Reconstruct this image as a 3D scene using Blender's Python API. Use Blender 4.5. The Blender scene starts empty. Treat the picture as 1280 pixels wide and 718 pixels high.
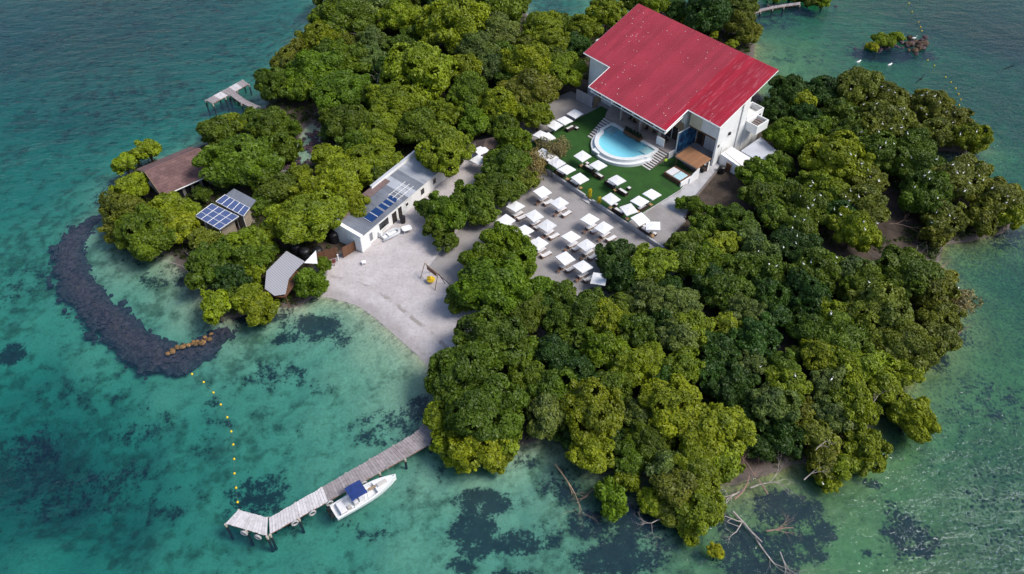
import bpy, math, random
import numpy as np
from mathutils import Vector, Matrix
random.seed(7)
rng = np.random.default_rng(7)
R_ = math.radians
sc = bpy.context.scene
col = sc.collection

# ------------------------------------------------------------------ camera, sky, sun, exposure
F_PX, PITCH, CAM_H = 985.0, R_(45), 80.0
cam_d = bpy.data.cameras.new('camera')
cam_d.sensor_width = 36.0
cam_d.lens = F_PX / 1280 * 36
cam_d.clip_end = 6000
cam = bpy.data.objects.new('camera', cam_d)
cam.location = (0, 0, CAM_H)
cam.rotation_euler = (PITCH, 0, 0)
col.objects.link(cam)
sc.camera = cam

SUN_EL, SUN_AZ = R_(52), R_(105)          # azimuth from +Y towards +X
world = bpy.data.worlds.new('World')
sc.world = world
world.use_nodes = True
wn = world.node_tree.nodes
sky = wn.new('ShaderNodeTexSky')
sky.sky_type = 'NISHITA'
sky.sun_disc = False
sky.sun_elevation = SUN_EL
sky.sun_rotation = SUN_AZ
sky.air_density = 1.0
sky.dust_density = 2.0
sky.ozone_density = 1.0
world.node_tree.links.new(sky.outputs[0], wn['Background'].inputs[0])
wn['Background'].inputs[1].default_value = 0.08
sun_d = bpy.data.lights.new('sun', 'SUN')
sun_d.energy = 1.5
sun_d.angle = R_(22)
sun_d.color = (1.0, 0.95, 0.86)
sun = bpy.data.objects.new('sun', sun_d)
sv = Vector((math.sin(SUN_AZ) * math.cos(SUN_EL), math.cos(SUN_AZ) * math.cos(SUN_EL), math.sin(SUN_EL)))
sun.rotation_euler = sv.to_track_quat('Z', 'Y').to_euler()
sun.location = (0, 100, 150)
col.objects.link(sun)
sc.view_settings.view_transform = 'Standard'
sc.view_settings.look = 'None'
sc.view_settings.exposure = 1.18
sc.view_settings.gamma = 1.0
sc.view_settings.use_curve_mapping = False
sc.render.engine = 'CYCLES'
sc.cycles.use_denoising = True
sc.cycles.max_bounces = 6
sc.cycles.diffuse_bounces = 3
sc.cycles.glossy_bounces = 2
sc.cycles.transmission_bounces = 2
sc.cycles.transparent_max_bounces = 8
sc.cycles.volume_bounces = 0

# ------------------------------------------------------------------ helpers
_cp, _sp = math.cos(PITCH), math.sin(PITCH)
def W(x, y, z=0.0):
    """photo pixel (1280 wide) -> world point on the level z"""
    a, b = (x - 640) / F_PX, (359 - y) / F_PX
    d = (a, _cp + b * _sp, -_sp + b * _cp)
    t = (z - CAM_H) / d[2]
    return Vector((d[0] * t, d[1] * t, z))
def ppm(p):
    """pixels per metre at a point"""
    return F_PX / (p.y * _cp - (p.z - CAM_H) * _sp)

def tag(o, label=None, cat=None, group=None, kind=None):
    if label: o['label'] = label
    if cat: o['category'] = cat
    if group: o['group'] = group
    if kind: o['kind'] = kind
    return o
def empty(name, loc=(0, 0, 0), rz=0.0):
    o = bpy.data.objects.new(name, None)
    o.empty_display_size = 0.3
    o.location = loc
    o.rotation_euler = (0, 0, rz)
    col.objects.link(o)
    return o
def thing(name, label, cat, loc=(0, 0, 0), rz=0.0, group=None):
    return tag(empty(name, loc, rz), label, cat, group)
def copy_tree(o, parent=None):
    c = o.copy()
    col.objects.link(c)
    c.parent = parent
    for ch in list(o.children):
        copy_tree(ch, c)
    return c
def put(name, data, parent=None, loc=None, rz=0.0):
    o = bpy.data.objects.new(name, data)
    col.objects.link(o)
    if loc is not None: o.location = loc
    if rz: o.rotation_euler = (0, 0, rz)
    o.parent = parent
    return o

class MB:
    """collects geometry for one mesh"""
    def __init__(s): s.v, s.f = [], []
    def poly(s, pts):
        i = len(s.v); s.v += [tuple(p) for p in pts]; s.f.append(tuple(range(i, i + len(pts)))); return s
    def hexa(s, b, t):
        i = len(s.v); s.v += [tuple(p) for p in b] + [tuple(p) for p in t]; n = len(b)
        s.f.append(tuple(i + n - 1 - k for k in range(n))); s.f.append(tuple(i + n + k for k in range(n)))
        for k in range(n):
            j = (k + 1) % n
            s.f.append((i + k, i + j, i + n + j, i + n + k))
        return s
    def box(s, x0, x1, y0, y1, z0, z1):
        return s.hexa([(x0, y0, z0), (x1, y0, z0), (x1, y1, z0), (x0, y1, z0)],
                      [(x0, y0, z1), (x1, y0, z1), (x1, y1, z1), (x0, y1, z1)])
    def cbox(s, c, sz, rz=0.0, ch=0.0):
        """centred box, chamfered top edge ch"""
        cx, cy, cz = c; hx, hy, hz = sz[0] / 2, sz[1] / 2, sz[2] / 2
        co, si = math.cos(rz), math.sin(rz)
        def q(x, y, z): return (cx + x * co - y * si, cy + x * si + y * co, cz + z)
        def ring(x, y, z): return [q(-x, -y, z), q(x, -y, z), q(x, y, z), q(-x, y, z)]
        if ch <= 0: return s.hexa(ring(hx, hy, -hz), ring(hx, hy, hz))
        return s.loft([ring(hx, hy, -hz), ring(hx, hy, hz - ch), ring(hx - ch, hy - ch, hz)])
    def prism(s, pts, z0, z1):
        return s.hexa([(p[0], p[1], z0) for p in pts], [(p[0], p[1], z1) for p in pts])
    def loft(s, rings, cap=True):
        n = len(rings[0]); i = len(s.v)
        for r in rings: s.v += [tuple(p) for p in r]
        for k in range(len(rings) - 1):
            for j in range(n):
                l = (j + 1) % n
                s.f.append((i + k * n + j, i + k * n + l, i + (k + 1) * n + l, i + (k + 1) * n + j))
        if cap:
            s.f.append(tuple(i + n - 1 - j for j in range(n)))
            s.f.append(tuple(i + (len(rings) - 1) * n + j for j in range(n)))
        return s
    def tube(s, pts, rad, n=6, cap=True):
        pts = [Vector(p) for p in pts]
        if not isinstance(rad, (list, tuple)): rad = [rad] * len(pts)
        rings = []
        for k, p in enumerate(pts):
            d = (pts[min(k + 1, len(pts) - 1)] - pts[max(k - 1, 0)])
            d = d.normalized() if d.length > 1e-6 else Vector((0, 0, 1))
            a = d.cross(Vector((0, 0, 1)) if abs(d.z) < .95 else Vector((1, 0, 0))).normalized()
            b = d.cross(a)
            rings.append([p + (a * math.cos(2 * math.pi * j / n) + b * math.sin(2 * math.pi * j / n)) * rad[k] for j in range(n)])
        return s.loft(rings, cap)
    def lathe(s, prof, c=(0, 0, 0), n=12):
        return s.loft([[(c[0] + r * math.cos(2 * math.pi * j / n), c[1] + r * math.sin(2 * math.pi * j / n), c[2] + z) for j in range(n)] for r, z in prof])
    def torus(s, c, R, r, ax='z', n=14, m=6):
        rings = []
        for k in range(n + 1):
            t = 2 * math.pi * k / n
            ring = []
            for j in range(m):
                p = 2 * math.pi * j / m
                x, y, z = (R + r * math.cos(p)) * math.cos(t), (R + r * math.cos(p)) * math.sin(t), r * math.sin(p)
                if ax == 'y': x, y, z = x, z, y
                ring.append((c[0] + x, c[1] + y, c[2] + z))
            rings.append(ring)
        return s.loft(rings, False)
    def blob(s, c, r, seed=0, n=8, m=5, j=.2, sz=(1, 1, 1)):
        rr = random.Random(seed)
        rings = []
        for a in range(m + 1):
            t = math.pi * a / m
            q = max(math.sin(t), .02)
            ring = []
            for b in range(n):
                k = r * (1 + rr.uniform(-j, j))
                ph = 2 * math.pi * b / n
                ring.append((c[0] + sz[0] * k * q * math.cos(ph), c[1] + sz[1] * k * q * math.sin(ph), c[2] - sz[2] * k * math.cos(t)))
            rings.append(ring)
        return s.loft(rings)
    def mesh(s, name, m, smooth=False):
        me = bpy.data.meshes.new(name)
        me.from_pydata(s.v, [], s.f)
        me.materials.append(m)
        if smooth: me.polygons.foreach_set('use_smooth', [True] * len(me.polygons))
        me.update()
        return me
    def build(s, name, m, parent=None, smooth=False, loc=None, rz=0.0):
        return put(name, s.mesh(name, m, smooth), parent, loc, rz)

# ------------------------------------------------------------------ materials
def nodes_of(name):
    m = bpy.data.materials.new(name); m.use_nodes = True
    nt = m.node_tree; nt.nodes.clear()
    out = nt.nodes.new('ShaderNodeOutputMaterial')
    return m, nt, out
def N(nt, t, **kw):
    n = nt.nodes.new(t)
    for k, v in kw.items(): setattr(n, k, v)
    return n
def setin(nt, n, i, v):
    if isinstance(v, bpy.types.NodeSocket): nt.links.new(v, n.inputs[i])
    elif v is not None: n.inputs[i].default_value = v
def noise(nt, vec, scale, detail=4, rough=.6):
    n = N(nt, 'ShaderNodeTexNoise'); setin(nt, n, 'Vector', vec)
    n.inputs['Scale'].default_value = scale; n.inputs['Detail'].default_value = detail; n.inputs['Roughness'].default_value = rough
    return n.outputs['Fac']
def math_(nt, op, a, b=None, c=None, clamp=False):
    n = N(nt, 'ShaderNodeMath', operation=op, use_clamp=clamp)
    setin(nt, n, 0, a); setin(nt, n, 1, b)
    if c is not None: setin(nt, n, 2, c)
    return n.outputs[0]
def smooth(nt, v, lo, hi, tmin=0.0, tmax=1.0):
    n = N(nt, 'ShaderNodeMapRange', interpolation_type='SMOOTHSTEP')
    setin(nt, n, 0, v); n.inputs[1].default_value = lo; n.inputs[2].default_value = hi
    n.inputs[3].default_value = tmin; n.inputs[4].default_value = tmax
    return n.outputs[0]
def mixc(nt, f, a, b, blend='MIX'):
    n = N(nt, 'ShaderNodeMix', data_type='RGBA', blend_type=blend)
    setin(nt, n, 0, f)
    for i, v in ((6, a), (7, b)):
        if isinstance(v, (tuple, list)) and len(v) == 3: v = (*v, 1)
        setin(nt, n, i, v)
    return n.outputs[2]
def mapped(nt, scale=(1, 1, 1), coord='Object'):
    tc = N(nt, 'ShaderNodeTexCoord'); mp = N(nt, 'ShaderNodeMapping')
    nt.links.new(tc.outputs[coord], mp.inputs[0]); mp.inputs['Scale'].default_value = scale
    return mp.outputs[0]
def M(name, c, rough=.8, var=.18, scale=1.2, dirt=None, dirt_amt=.35, stretch=(1, 1, 1), metal=0.0, bump=0.0, spec=.4, rnd=0.0):
    m, nt, out = nodes_of(name)
    vec = mapped(nt, stretch)
    n1 = noise(nt, vec, scale); n2 = noise(nt, vec, scale * 9, 3)
    v = math_(nt, 'ADD', math_(nt, 'MULTIPLY', n1, .65), math_(nt, 'MULTIPLY', n2, .35))
    f = smooth(nt, v, .3, .7)
    lo = tuple(x * (1 - var) for x in c); hi = tuple(min(1, x * (1 + var)) for x in c)
    cc = mixc(nt, f, lo, hi)
    if dirt:
        n3 = noise(nt, vec, scale * .6, 6, .7)
        cc = mixc(nt, math_(nt, 'MULTIPLY', smooth(nt, n3, .48, .68), dirt_amt), cc, dirt)
    if rnd:
        oi = N(nt, 'ShaderNodeObjectInfo')
        hv = N(nt, 'ShaderNodeHueSaturation'); setin(nt, hv, 'Color', cc)
        setin(nt, hv, 'Value', math_(nt, 'ADD', math_(nt, 'MULTIPLY', oi.outputs['Random'], 2 * rnd), 1 - rnd))
        cc = hv.outputs[0]
    p = N(nt, 'ShaderNodeBsdfPrincipled')
    setin(nt, p, 'Base Color', cc)
    p.inputs['Roughness'].default_value = rough; p.inputs['Metallic'].default_value = metal
    p.inputs['Specular IOR Level'].default_value = spec
    if bump:
        b = N(nt, 'ShaderNodeBump'); b.inputs['Strength'].default_value = bump; b.inputs['Distance'].default_value = .05
        nt.links.new(n2, b.inputs['Height']); nt.links.new(b.outputs[0], p.inputs['Normal'])
    nt.links.new(p.outputs[0], out.inputs[0])
    return m

WHITE = M('white_render', (.78, .78, .77), .75, .06, .5, (.42, .40, .38), .35)
WHITE2 = M('white_paint', (.78, .78, .77), .55, .05, 1.5, (.5, .48, .45), .2)
CREAM = M('cream_plaster', (.62, .56, .43), .85, .08, .8)
CANVAS = M('white_canvas', (.72, .72, .73), .8, .05, 1.5, (.50, .48, .46), .4, rnd=.13)
CUSHION = M('white_cushion', (.64, .63, .64), .85, .05, 3, rnd=.05)
TEAK = M('teak_wood', (.22, .105, .06), .65, .25, 4, stretch=(1, 8, 1))
WICKER = M('dark_wicker', (.035, .022, .018), .75, .3, 20)
DARK = M('dark_recess', (.03, .024, .022), .8, .3, 2)
BROWNW = M('brown_timber', (.14, .065, .035), .7, .25, 3, stretch=(1, 1, .2), rnd=.2)
GREYW = M('weathered_planks', (.29, .255, .26), .8, .22, 2.5, (.17, .15, .14), .5, rnd=.14)
PALEW = M('bleached_planks', (.55, .52, .53), .8, .16, 2.5, (.3, .27, .26), .4, rnd=.1)
def pile_mat():
    m, nt, out = nodes_of('stained_pile')
    ge = N(nt, 'ShaderNodeNewGeometry'); sx = N(nt, 'ShaderNodeSeparateXYZ'); nt.links.new(ge.outputs['Position'], sx.inputs[0])
    z = math_(nt, 'ADD', sx.outputs[2], math_(nt, 'MULTIPLY', noise(nt, ge.outputs['Position'], 3), .2))
    cc = mixc(nt, smooth(nt, z, .25, .5), (.03, .026, .02), (.40, .36, .31))
    p = N(nt, 'ShaderNodeBsdfPrincipled'); setin(nt, p, 'Base Color', cc); p.inputs['Roughness'].default_value = .85
    nt.links.new(p.outputs[0], out.inputs[0]); return m
PILE = pile_mat()
TANW = M('tan_planks', (.32, .23, .15), .75, .2, 3, rnd=.15)
CONC = M('grey_concrete', (.27, .252, .25), .88, .14, .5, (.2, .19, .185), .5, bump=.2)
PATHM = M('pale_concrete', (.40, .395, .41), .85, .12, .6, (.25, .24, .25), .6, bump=.15)
DECKST = M('deck_stone', (.33, .275, .255), .8, .15, .8, (.22, .18, .165), .4)
NOSING = M('step_stone', (.50, .47, .46), .8, .1, 2)
RISER = M('step_riser', (.17, .14, .13), .8, .15, 2)
POOLT = M('pool_coping', (.66, .68, .69), .5, .06, 1.5, (.5, .5, .5), .3)
BLACKP = M('black_plastic', (.012, .012, .014), .45, .2, 3)
GALV = M('grey_steel', (.30, .32, .35), .45, .15, 1.2, (.17, .15, .14), .5, metal=.3)
BLUEC = M('blue_canvas', (.012, .035, .16), .7, .2, 2)
YEL = M('yellow_plastic', (.75, .50, .02), .5, .12, 4)
RUBBER = M('painted_tyre', (.34, .33, .33), .8, .5, 6)
GELC = M('white_gelcoat', (.74, .75, .76), .28, .04, 1)
GREYV = M('grey_vinyl', (.5, .47, .44), .6, .1, 3)
TILE_BR = M('pavilion_boards', (.26, .125, .06), .75, .22, 2.5, stretch=(1, 6, 1), rnd=.12)
DEAD = M('dead_wood', (.38, .33, .30), .85, .25, 3, (.2, .15, .12), .6)
DEADR = M('red_dead_wood', (.27, .17, .135), .85, .3, 3, (.13, .08, .07), .5)
BARK = M('mangrove_bark', (.105, .08, .065), .9, .3, 3)
ROCK = M('dark_rubble', (.078, .048, .062), .85, .6, 1.5, (.10, .07, .06), .5)
ROCKO = M('ochre_rock', (.20, .115, .045), .85, .4, 2, (.05, .035, .03), .6, rnd=.4)
ROCKB = M('brown_rock', (.085, .055, .035), .9, .4, 2, (.03, .025, .02), .5, rnd=.3)
EGRET = M('white_feathers', (.82, .82, .80), .8, .03, 3)
BLACKF = M('black_feathers', (.012, .012, .015), .7, .2, 3)
FENCEM = M('lilac_white_boards', (.47, .45, .48), .8, .15, 2, stretch=(1, 1, .2), dirt=(.25, .23, .23), dirt_amt=.4, rnd=.1)
SIGNB = M('brown_board', (.19, .08, .045), .7, .2, 5)
TURF = None

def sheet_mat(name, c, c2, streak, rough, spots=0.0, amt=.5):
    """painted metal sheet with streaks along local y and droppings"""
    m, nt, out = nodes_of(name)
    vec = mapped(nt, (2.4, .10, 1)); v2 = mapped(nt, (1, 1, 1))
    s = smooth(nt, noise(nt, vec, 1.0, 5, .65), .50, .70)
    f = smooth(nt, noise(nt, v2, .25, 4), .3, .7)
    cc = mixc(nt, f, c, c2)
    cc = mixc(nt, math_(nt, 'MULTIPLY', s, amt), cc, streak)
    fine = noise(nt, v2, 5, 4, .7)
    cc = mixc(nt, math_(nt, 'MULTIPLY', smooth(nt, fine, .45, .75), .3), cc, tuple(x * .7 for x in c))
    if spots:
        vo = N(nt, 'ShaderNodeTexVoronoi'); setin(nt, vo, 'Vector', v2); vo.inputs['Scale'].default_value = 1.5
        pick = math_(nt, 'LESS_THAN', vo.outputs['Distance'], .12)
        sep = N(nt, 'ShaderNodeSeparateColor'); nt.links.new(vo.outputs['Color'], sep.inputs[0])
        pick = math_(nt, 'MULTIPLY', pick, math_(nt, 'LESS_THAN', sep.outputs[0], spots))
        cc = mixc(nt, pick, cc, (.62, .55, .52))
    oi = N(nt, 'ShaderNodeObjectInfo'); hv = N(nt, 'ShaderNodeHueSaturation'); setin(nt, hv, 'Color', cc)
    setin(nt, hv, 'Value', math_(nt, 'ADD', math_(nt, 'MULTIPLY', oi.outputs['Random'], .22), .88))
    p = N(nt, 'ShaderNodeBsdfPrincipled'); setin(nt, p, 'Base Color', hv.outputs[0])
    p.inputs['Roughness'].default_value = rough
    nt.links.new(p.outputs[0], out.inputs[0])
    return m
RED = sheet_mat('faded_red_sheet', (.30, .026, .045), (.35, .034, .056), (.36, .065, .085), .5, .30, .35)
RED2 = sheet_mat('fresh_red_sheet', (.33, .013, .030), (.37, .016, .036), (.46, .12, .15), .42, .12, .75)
SHEETG = sheet_mat('grey_corrugated', (.13, .145, .175), (.20, .215, .25), (.08, .075, .08), .55, 0, .6)
SHEETW = sheet_mat('white_corrugated', (.30, .32, .36), (.40, .42, .46), (.15, .14, .15), .6, 0, .5)
SHEETR = sheet_mat('rusty_corrugated', (.13, .085, .08), (.19, .13, .12), (.09, .06, .055), .75, 0, .5)
ROOFG = M('grey_roof_coating', (.46, .48, .53), .7, .08, .5, (.36, .37, .4), .4)

def glassy(name, c, rough=.12, line=None):
    m, nt, out = nodes_of(name)
    p = N(nt, 'ShaderNodeBsdfPrincipled')
    v = mapped(nt); f = noise(nt, v, .6, 3)
    setin(nt, p, 'Base Color', mixc(nt, f, tuple(x * .75 for x in c), tuple(x * 1.25 for x in c)))
    p.inputs['Roughness'].default_value = rough
    nt.links.new(p.outputs[0], out.inputs[0])
    return m
PV = glassy('solar_cells', (.075, .105, .23), .2)
PVD = glassy('deep_blue_cells', (.004, .03, .12), .4)
GLASS = glassy('dark_window_glass', (.015, .017, .02), .1)

def turf_mat():
    m, nt, out = nodes_of('artificial_turf')
    v = mapped(nt)
    f = smooth(nt, noise(nt, v, .35, 4), .3, .7); g = noise(nt, v, 14, 3, .7)
    cc = mixc(nt, f, (.012, .058, .004), (.024, .10, .006))
    cc = mixc(nt, math_(nt, 'MULTIPLY', g, .6), cc, (.007, .035, .003))
    p = N(nt, 'ShaderNodeBsdfPrincipled'); setin(nt, p, 'Base Color', cc); p.inputs['Roughness'].default_value = .9
    b = N(nt, 'ShaderNodeBump'); b.inputs['Strength'].default_value = .6; b.inputs['Distance'].default_value = .04
    nt.links.new(g, b.inputs['Height']); nt.links.new(b.outputs[0], p.inputs['Normal'])
    nt.links.new(p.outputs[0], out.inputs[0])
    return m
TURF = turf_mat()

def mural_mat():
    m, nt, out = nodes_of('blue_mural_paint')
    v = mapped(nt, (1, 1, 1))
    f = smooth(nt, noise(nt, v, .9, 5, .65), .4, .62); g = smooth(nt, noise(nt, v, 2.2, 4), .56, .66)
    cc = mixc(nt, f, (.006, .022, .085), (.015, .13, .26)); cc = mixc(nt, math_(nt, 'MULTIPLY', g, .7), cc, (.25, .40, .45))
    p = N(nt, 'ShaderNodeBsdfPrincipled'); setin(nt, p, 'Base Color', cc); p.inputs['Roughness'].default_value = .6
    nt.links.new(p.outputs[0], out.inputs[0])
    return m
MURAL = mural_mat()

def tile_mat():
    m, nt, out = nodes_of('brown_shingle')
    v = mapped(nt)
    f = smooth(nt, noise(nt, v, .5, 5), .3, .7); g = noise(nt, v, 6, 3, .7)
    oi = N(nt, 'ShaderNodeObjectInfo')
    cc = mixc(nt, f, (.135, .072, .068), (.185, .105, .098)); cc = mixc(nt, math_(nt, 'MULTIPLY', g, .55), cc, (.08, .045, .045))
    hv = N(nt, 'ShaderNodeHueSaturation'); setin(nt, hv, 'Color', cc)
    setin(nt, hv, 'Value', math_(nt, 'ADD', math_(nt, 'MULTIPLY', oi.outputs['Random'], .4), .8))
    p = N(nt, 'ShaderNodeBsdfPrincipled'); setin(nt, p, 'Base Color', hv.outputs[0]); p.inputs['Roughness'].default_value = .85
    nt.links.new(p.outputs[0], out.inputs[0])
    return m
SHINGLE = tile_mat()

def awning_mat():
    m, nt, out = nodes_of('checked_awning')
    v = mapped(nt)
    ck = N(nt, 'ShaderNodeTexChecker'); setin(nt, ck, 'Vector', v); ck.inputs['Scale'].default_value = 4.5
    cc = mixc(nt, ck.outputs['Fac'], (.38, .38, .41), (.22, .22, .25))
    cc = mixc(nt, math_(nt, 'MULTIPLY', noise(nt, v, 1.5), .4), cc, (.36, .36, .38))
    p = N(nt, 'ShaderNodeBsdfPrincipled'); setin(nt, p, 'Base Color', cc); p.inputs['Roughness'].default_value = .8
    nt.links.new(p.outputs[0], out.inputs[0])
    return m
AWN = awning_mat()

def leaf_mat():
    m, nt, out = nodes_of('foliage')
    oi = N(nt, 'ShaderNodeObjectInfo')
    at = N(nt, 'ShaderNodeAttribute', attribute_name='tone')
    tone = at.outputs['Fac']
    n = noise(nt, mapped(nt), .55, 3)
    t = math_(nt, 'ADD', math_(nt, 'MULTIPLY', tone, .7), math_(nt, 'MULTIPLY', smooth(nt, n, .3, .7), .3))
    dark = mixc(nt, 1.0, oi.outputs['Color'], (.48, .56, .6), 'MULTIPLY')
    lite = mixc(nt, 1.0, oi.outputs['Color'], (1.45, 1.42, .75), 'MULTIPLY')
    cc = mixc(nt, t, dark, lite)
    p = N(nt, 'ShaderNodeBsdfPrincipled'); setin(nt, p, 'Base Color', cc)
    p.inputs['Roughness'].default_value = .5; p.inputs['Specular IOR Level'].default_value = .3
    tr = N(nt, 'ShaderNodeBsdfTranslucent'); setin(nt, tr, 0, mixc(nt, 1.0, cc, (1.1, 1.15, .5), 'MULTIPLY'))
    mx = N(nt, 'ShaderNodeMixShader'); mx.inputs[0].default_value = .18
    nt.links.new(p.outputs[0], mx.inputs[1]); nt.links.new(tr.outputs[0], mx.inputs[2])
    nt.links.new(mx.outputs[0], out.inputs[0])
    return m
LEAF = leaf_mat()

# ------------------------------------------------------------------ terrain: land and seabed
SHORE = [(405, 371), (428, 377), (447, 383), (470, 399), (495, 421), (520, 443), (534, 458), (540, 480), (548, 515), (566, 545), (600, 560), (640, 556),
         (680, 545), (712, 560), (740, 580), (765, 590), (790, 590), (815, 600), (850, 615), (880, 612), (905, 605), (940, 602), (970, 588), (1000, 580), (1030, 575), (1060, 560),
         (1080, 545), (1105, 520), (1125, 500), (1140, 470), (1165, 445), (1190, 410), (1196, 385), (1185, 350), (1170, 334), (1185, 308),
         (1235, 298), (1268, 285), (1262, 262), (1235, 245), (1205, 212), (1170, 205), (1165, 190), (1205, 192), (1222, 178), (1205, 158), (1165, 140), (1130, 130), (1060, 122),
         (985, 122), (958, 150), (945, 110), (942, 75), (945, 58), (930, 40), (900, 22), (870, 10), (830, 12), (770, 24), (725, 42), (695, 40), (668, 28), (650, 8), (640, -25), (600, -60), (480, -60),
         (415, -20), (395, 25), (372, 60), (348, 100), (335, 132), (300, 150), (265, 175), (230, 195), (180, 205), (155, 225), (150, 262), (160, 295), (180, 308), (215, 322),
         (240, 350), (262, 385), (290, 398), (330, 392), (352, 385), (375, 384), (392, 372)]
SAND_PX = [(380, 420), (398, 335), (425, 322), (450, 313), (455, 300), (550, 226), (600, 180), (660, 140), (700, 180), (660, 230), (600, 290), (650, 390), (600, 425), (556, 470), (545, 500), (500, 470)]
def seg_d(px, py, poly):
    d = np.full(px.shape, 1e9); ins = np.zeros(px.shape, bool); n = len(poly)
    for i in range(n):
        x0, y0 = poly[i][0], poly[i][1]; x1, y1 = poly[(i + 1) % n][0], poly[(i + 1) % n][1]
        dx, dy = x1 - x0, y1 - y0
        t = np.clip(((px - x0) * dx + (py - y0) * dy) / (dx * dx + dy * dy + 1e-9), 0, 1)
        d = np.minimum(d, np.hypot(px - x0 - t * dx, py - y0 - t * dy))
        c = ((y0 > py) != (y1 > py))
        xi = x0 + (py - y0) * dx / (dy if abs(dy) > 1e-9 else 1e-9)
        ins ^= c & (px < xi)
    return np.where(ins, d, -d)
shore = [W(*p) for p in SHORE]
sandp = [W(*p, .5) for p in SAND_PX]
# photo pixel, depth (m), weed cover 0..1
CTRL = [(20, 30, 6.5, .35), (120, 20, 6.5, .35), (250, 20, 6, .35), (100, 130, 6, .35), (230, 90, 5, .3), (320, 60, 5, .5), (330, 30, 5.5, .5), (60, 215, 4.5, .35), (150, 170, 4.5, .35),
        (230, 145, 4.2, .45), (60, 300, 2.6, .55), (30, 350, 2.6, .55), (90, 250, 3.5, .5), (60, 400, 2.6, .35), (110, 440, 2.2, .3), (30, 480, 4.6, .5), (15, 560, 9, .7), (70, 600, 8, .7),
        (150, 560, 5, .55), (130, 640, 6, .55), (200, 500, 2.6, .35), (215, 560, 3.4, .35), (20, 690, 3.4, .15), (100, 700, 4.2, .3), (200, 680, 3.2, .3), (260, 700, 2.8, .35), (270, 600, 3.0, .4), (310, 540, 2.5, .35),
        (350, 470, 2.2, .45), (300, 450, 1.9, .45), (420, 460, 1.5, .15), (460, 440, .9, .05), (420, 520, 1.9, .2), (480, 500, 1.2, .15), (440, 600, 2.1, .2), (520, 600, 1.6, .2), (420, 690, 2.6, .3), (520, 690, 1.8, .25),
        (600, 600, 1.6, .3), (640, 640, 1.8, .4), (700, 690, 1.6, .5), (800, 700, 1.7, .6), (900, 700, 1.6, .5), (1020, 700, 1.5, .35), (1070, 660, 1.6, .35), (1120, 600, 1.8, .45), (1180, 560, 2.1, .6), (780, 630, 1.2, .7), (950, 640, 1.3, .7), (1040, 630, 1.5, .5), (1250, 600, 2.0, .75),
        (1250, 700, 2.0, .75), (1160, 700, 1.5, .6), (1230, 480, 1.8, .6), (1260, 400, 2.0, .7), (1270, 330, 2.4, .8), (1260, 220, 3.0, .7), (1270, 150, 3.4, .8), (1210, 110, 3.0, .75), (1270, 40, 5, .8), (1180, 20, 4, .75), (1130, 80, 2.4, .65),
        (1060, 60, 2.0, .6), (1000, 60, 1.1, .45), (980, 95, 1.0, .5), (1010, 85, 1.0, .45), (1060, 95, 1.6, .6), (960, 30, 1.6, .75), (1060, 20, 2.2, .55), (920, 5, 3, .7), (690, 8, 5, .8), (740, 5, 1.3, .25), (720, 20, 1.2, .3),
        (200, 340, .9, .5), (240, 375, .9, .4), (190, 310, .8, .5), (150, 330, .9, .5), (110, 290, 1.0, .5)]
cw = np.array([[*W(p[0], p[1], -1.0)[:2], p[2], p[3]] for p in CTRL])
# dark sea-grass / weed patches: photo pixel ellipse, strength
GRASS = [(594, 668, 34, 30, 1), (606, 628, 36, 16, 1), (650, 676, 34, 16, .9), (684, 668, 22, 16, .6), (575, 706, 18, 12, .8), (735, 655, 26, 20, .8), (772, 698, 55, 20, 1.1), (790, 655, 32, 24, .9), (800, 680, 40, 24, .8), (640, 716, 30, 8, .8),
         (935, 690, 40, 34, 1), (985, 640, 40, 22, 1), (1000, 685, 36, 22, .9), (1034, 664, 16, 12, 1.1), (960, 712, 40, 12, .9), (910, 660, 22, 16, .8), (1140, 672, 34, 30, .85), (1125, 640, 24, 16, .6), (1086, 690, 8, 6, 1), (1105, 692, 10, 5, .8),
         (1090, 605, 14, 8, .8), (1160, 452, 26, 18, .9), (1195, 420, 18, 16, .7), (1240, 500, 50, 30, .45), (1250, 640, 50, 50, .35), (1190, 520, 20, 30, .3),
         (395, 408, 34, 12, 1), (372, 420, 34, 14, .7), (425, 425, 16, 10, .7), (330, 400, 50, 10, .8), (318, 612, 44, 28, .75), (350, 640, 30, 14, .5), (480, 535, 44, 22, .6), (522, 515, 22, 16, .85), (345, 465, 46, 16, .55), (395, 475, 36, 12, .45),
         (6, 433, 18, 14, 1.1), (60, 590, 70, 30, .5), (20, 540, 40, 30, .5), (170, 520, 40, 24, .4), (130, 590, 50, 30, .4), (200, 620, 40, 30, .35), (260, 520, 26, 40, .35), (100, 480, 60, 20, .3),
         (300, 70, 60, 40, .25), (160, 110, 120, 30, .25), (205, 350, 34, 12, .55), (245, 355, 24, 14, .6), (170, 330, 20, 12, .4), (20, 350, 30, 30, .4), (130, 240, 24, 20, .5), (1100, 62, 36, 12, .9), (1150, 58, 26, 12, .8),
         (960, 25, 40, 10, .6), (1260, 300, 40, 14, .7), (1200, 205, 30, 12, .6), (1000, 72, 40, 8, .35), (560, 590, 22, 12, .45), (640, 580, 30, 12, .5), (700, 610, 24, 22, .6), (450, 655, 46, 18, .4), (480, 560, 30, 14, .4)]
gw = []
for (x, y, rx, ry, s) in GRASS:
    c = W(x, y, -1.2); ex = W(x + rx, y, -1.2); ey = W(x, y - ry, -1.2); ey2 = W(x, y + ry, -1.2)
    gw.append((c.x, c.y, abs(ex.x - c.x), abs(ey.y - ey2.y) / 2, s))
def wob(x, y, s, k):
    return np.sin(x * s + 1.3 * np.sin(y * s * .7 + k)) * np.sin(y * s * 1.1 + 1.7 * np.sin(x * s * .6 + 2 * k))
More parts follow.
